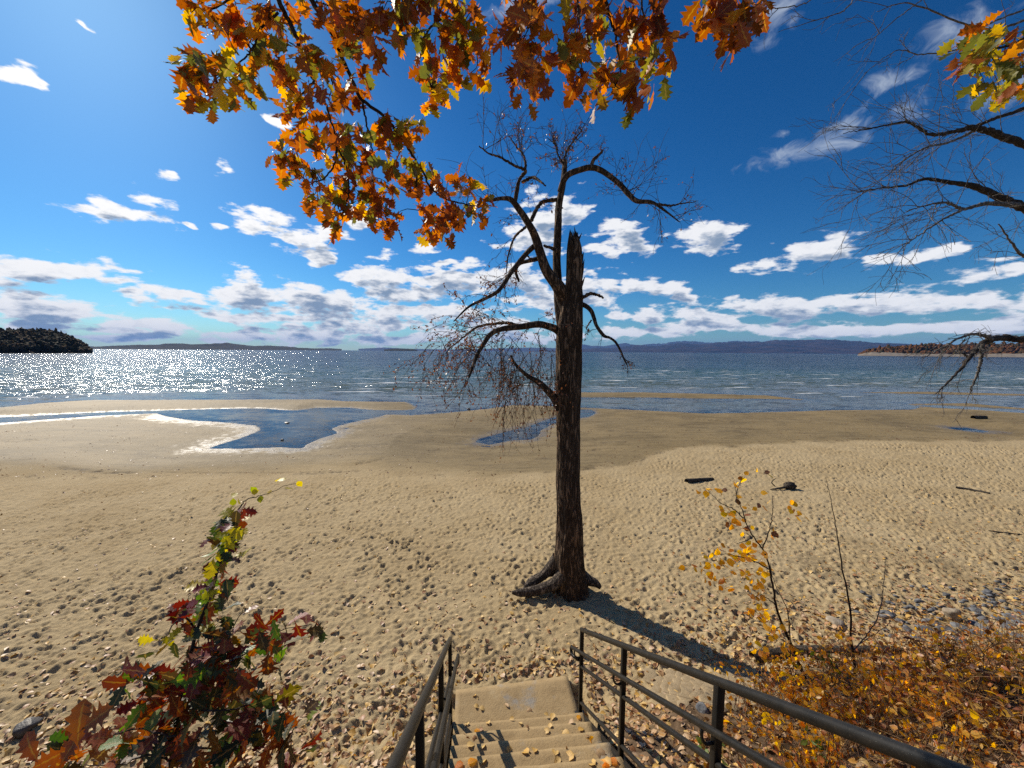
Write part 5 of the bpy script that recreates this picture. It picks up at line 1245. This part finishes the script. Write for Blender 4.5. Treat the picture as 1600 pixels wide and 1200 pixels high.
for i, (x, y, s_) in enumerate([(1418,985,.12),(1447,985,.16),(1458,975,.13),(1475,985,.17),(1490,992,.15),(1505,982,.14),(1522,975,.13),(1540,972,.16),(1560,968,.14),(1580,965,.15),(1596,960,.16),(1478,1000,.12),(1500,1003,.14),(1545,985,.15),(1575,980,.16),(1598,978,.15),(1435,998,.10),(1525,990,.14),(1560,992,.15),(1590,995,.14)]):
    rock('shale_slab', on_bank(x, y), s_, M_stone_g, 'flat blue-grey shale slab in the rubble below the bank', 'rock', 'shale slabs at the foot of the bank', 20 + i, .28, .4)
mb = MB()
for i in range(150):
    b_ = np.array([rnd.uniform(6.0, 11), 0]); y = toe(b_[0]) + rnd.gauss(.45, .25); x = b_[0]; V = ICO1[0] * (1 + .25 * np.random.default_rng(i).normal(size=(42, 1))) * [1, .7, .35] * rnd.uniform(.02, .07)
    mb.add(V + [x, y, tz(x, y) + .01], [ICO1[1]])
tag(mb.build('stone_rubble', M_stone_g, smooth=False), 'grey shale chips along the foot of the right bank', kind='stuff')
def log(name, pl, rads, mat, lab, cat='driftwood', z=None, lift=.5, grp=None, stubs=0):
    pts = []
    for (x, y), r in zip(pl, rads):
        g_ = on_bank(x, y); g_.z += r * lift; pts.append(g_)
    C = spline(pts, 30); mb = MB(); barktube(mb, [Vector(c) for c in C[::6]] + [Vector(C[-1])], rads, 40, 14, rads[0] * .10, 14, rnd.random() * 9)
    b = Vector(pts[0]); o = mb.build(name, mat); return tag(o, lab, cat, grp)
log('driftwood_log', [(1072,754),(1093,752),(1114,750)], [.09, .08, .06], M_darkwood, 'dark driftwood log lying on the dry sand right of the tree')
log('driftwood_log', [(1494,763),(1520,767),(1546,772)], [.05, .045, .04], M_darkwood, 'long thin dark log on the sand at the right')
log('driftwood_stick', [(1545,830),(1572,833),(1597,836)], [.018, .016, .012], M_darkwood, 'thin dark stick on the sand near the right edge')
log('driftwood_log', [(1520,654),(1530,654),(1540,654)], [.16, .16, .15], M_darkwood, 'short black log on the damp sand by the right sand tongue')
log('dark_strip', [(1175,1030),(1250,1022),(1330,1022),(1405,1018)], [.07, .075, .07, .05], M_darkwood, 'dark bark-textured strip lying in leaf litter behind the saplings', 'log')  # dark tube laid along the dark zone at the foot of the bank
s0 = on_bank(1233, 764); stp = tag(empty('driftwood_stump', s0), 'dark gnarled driftwood stump with a curved stick on the sand', 'driftwood')
mb = MB(); V = ICO2[0] * (1 + .5 * fbm(ICO2[0][:, 0] * 1.8, ICO2[0][:, 1] * 1.8, ICO2[0][:, 2] * 1.8, 3))[:, None] * [.20, .16, .15]; mb.add(V + np.array(s0) + [.02, 0, .11], [ICO2[1]]); mb.build('stump', M_darkwood, stp)
mb = MB(); g1 = on_bank(1206, 766); mb.tube(spline([s0 + Vector((-.05, 0, .08)), g1.lerp(s0, .4) + Vector((0, 0, .05)), g1 + Vector((-.05, 0, .03))], 14), np.linspace(.05, .02, 14), 8); mb.build('branch', M_darkwood, stp)
mb = MB(); g2 = on_bank(1208, 760); mb.tube(spline([g2 + Vector((.05, 0, .02)), g2 + Vector((-.06, 0, .14)), g2 + Vector((.02, 0, .26)), g2 + Vector((.10, 0, .30))], 14), np.linspace(.022, .010, 14), 7); mb.build('branch', M_darkwood, stp)
print('objects', len(bpy.data.objects))
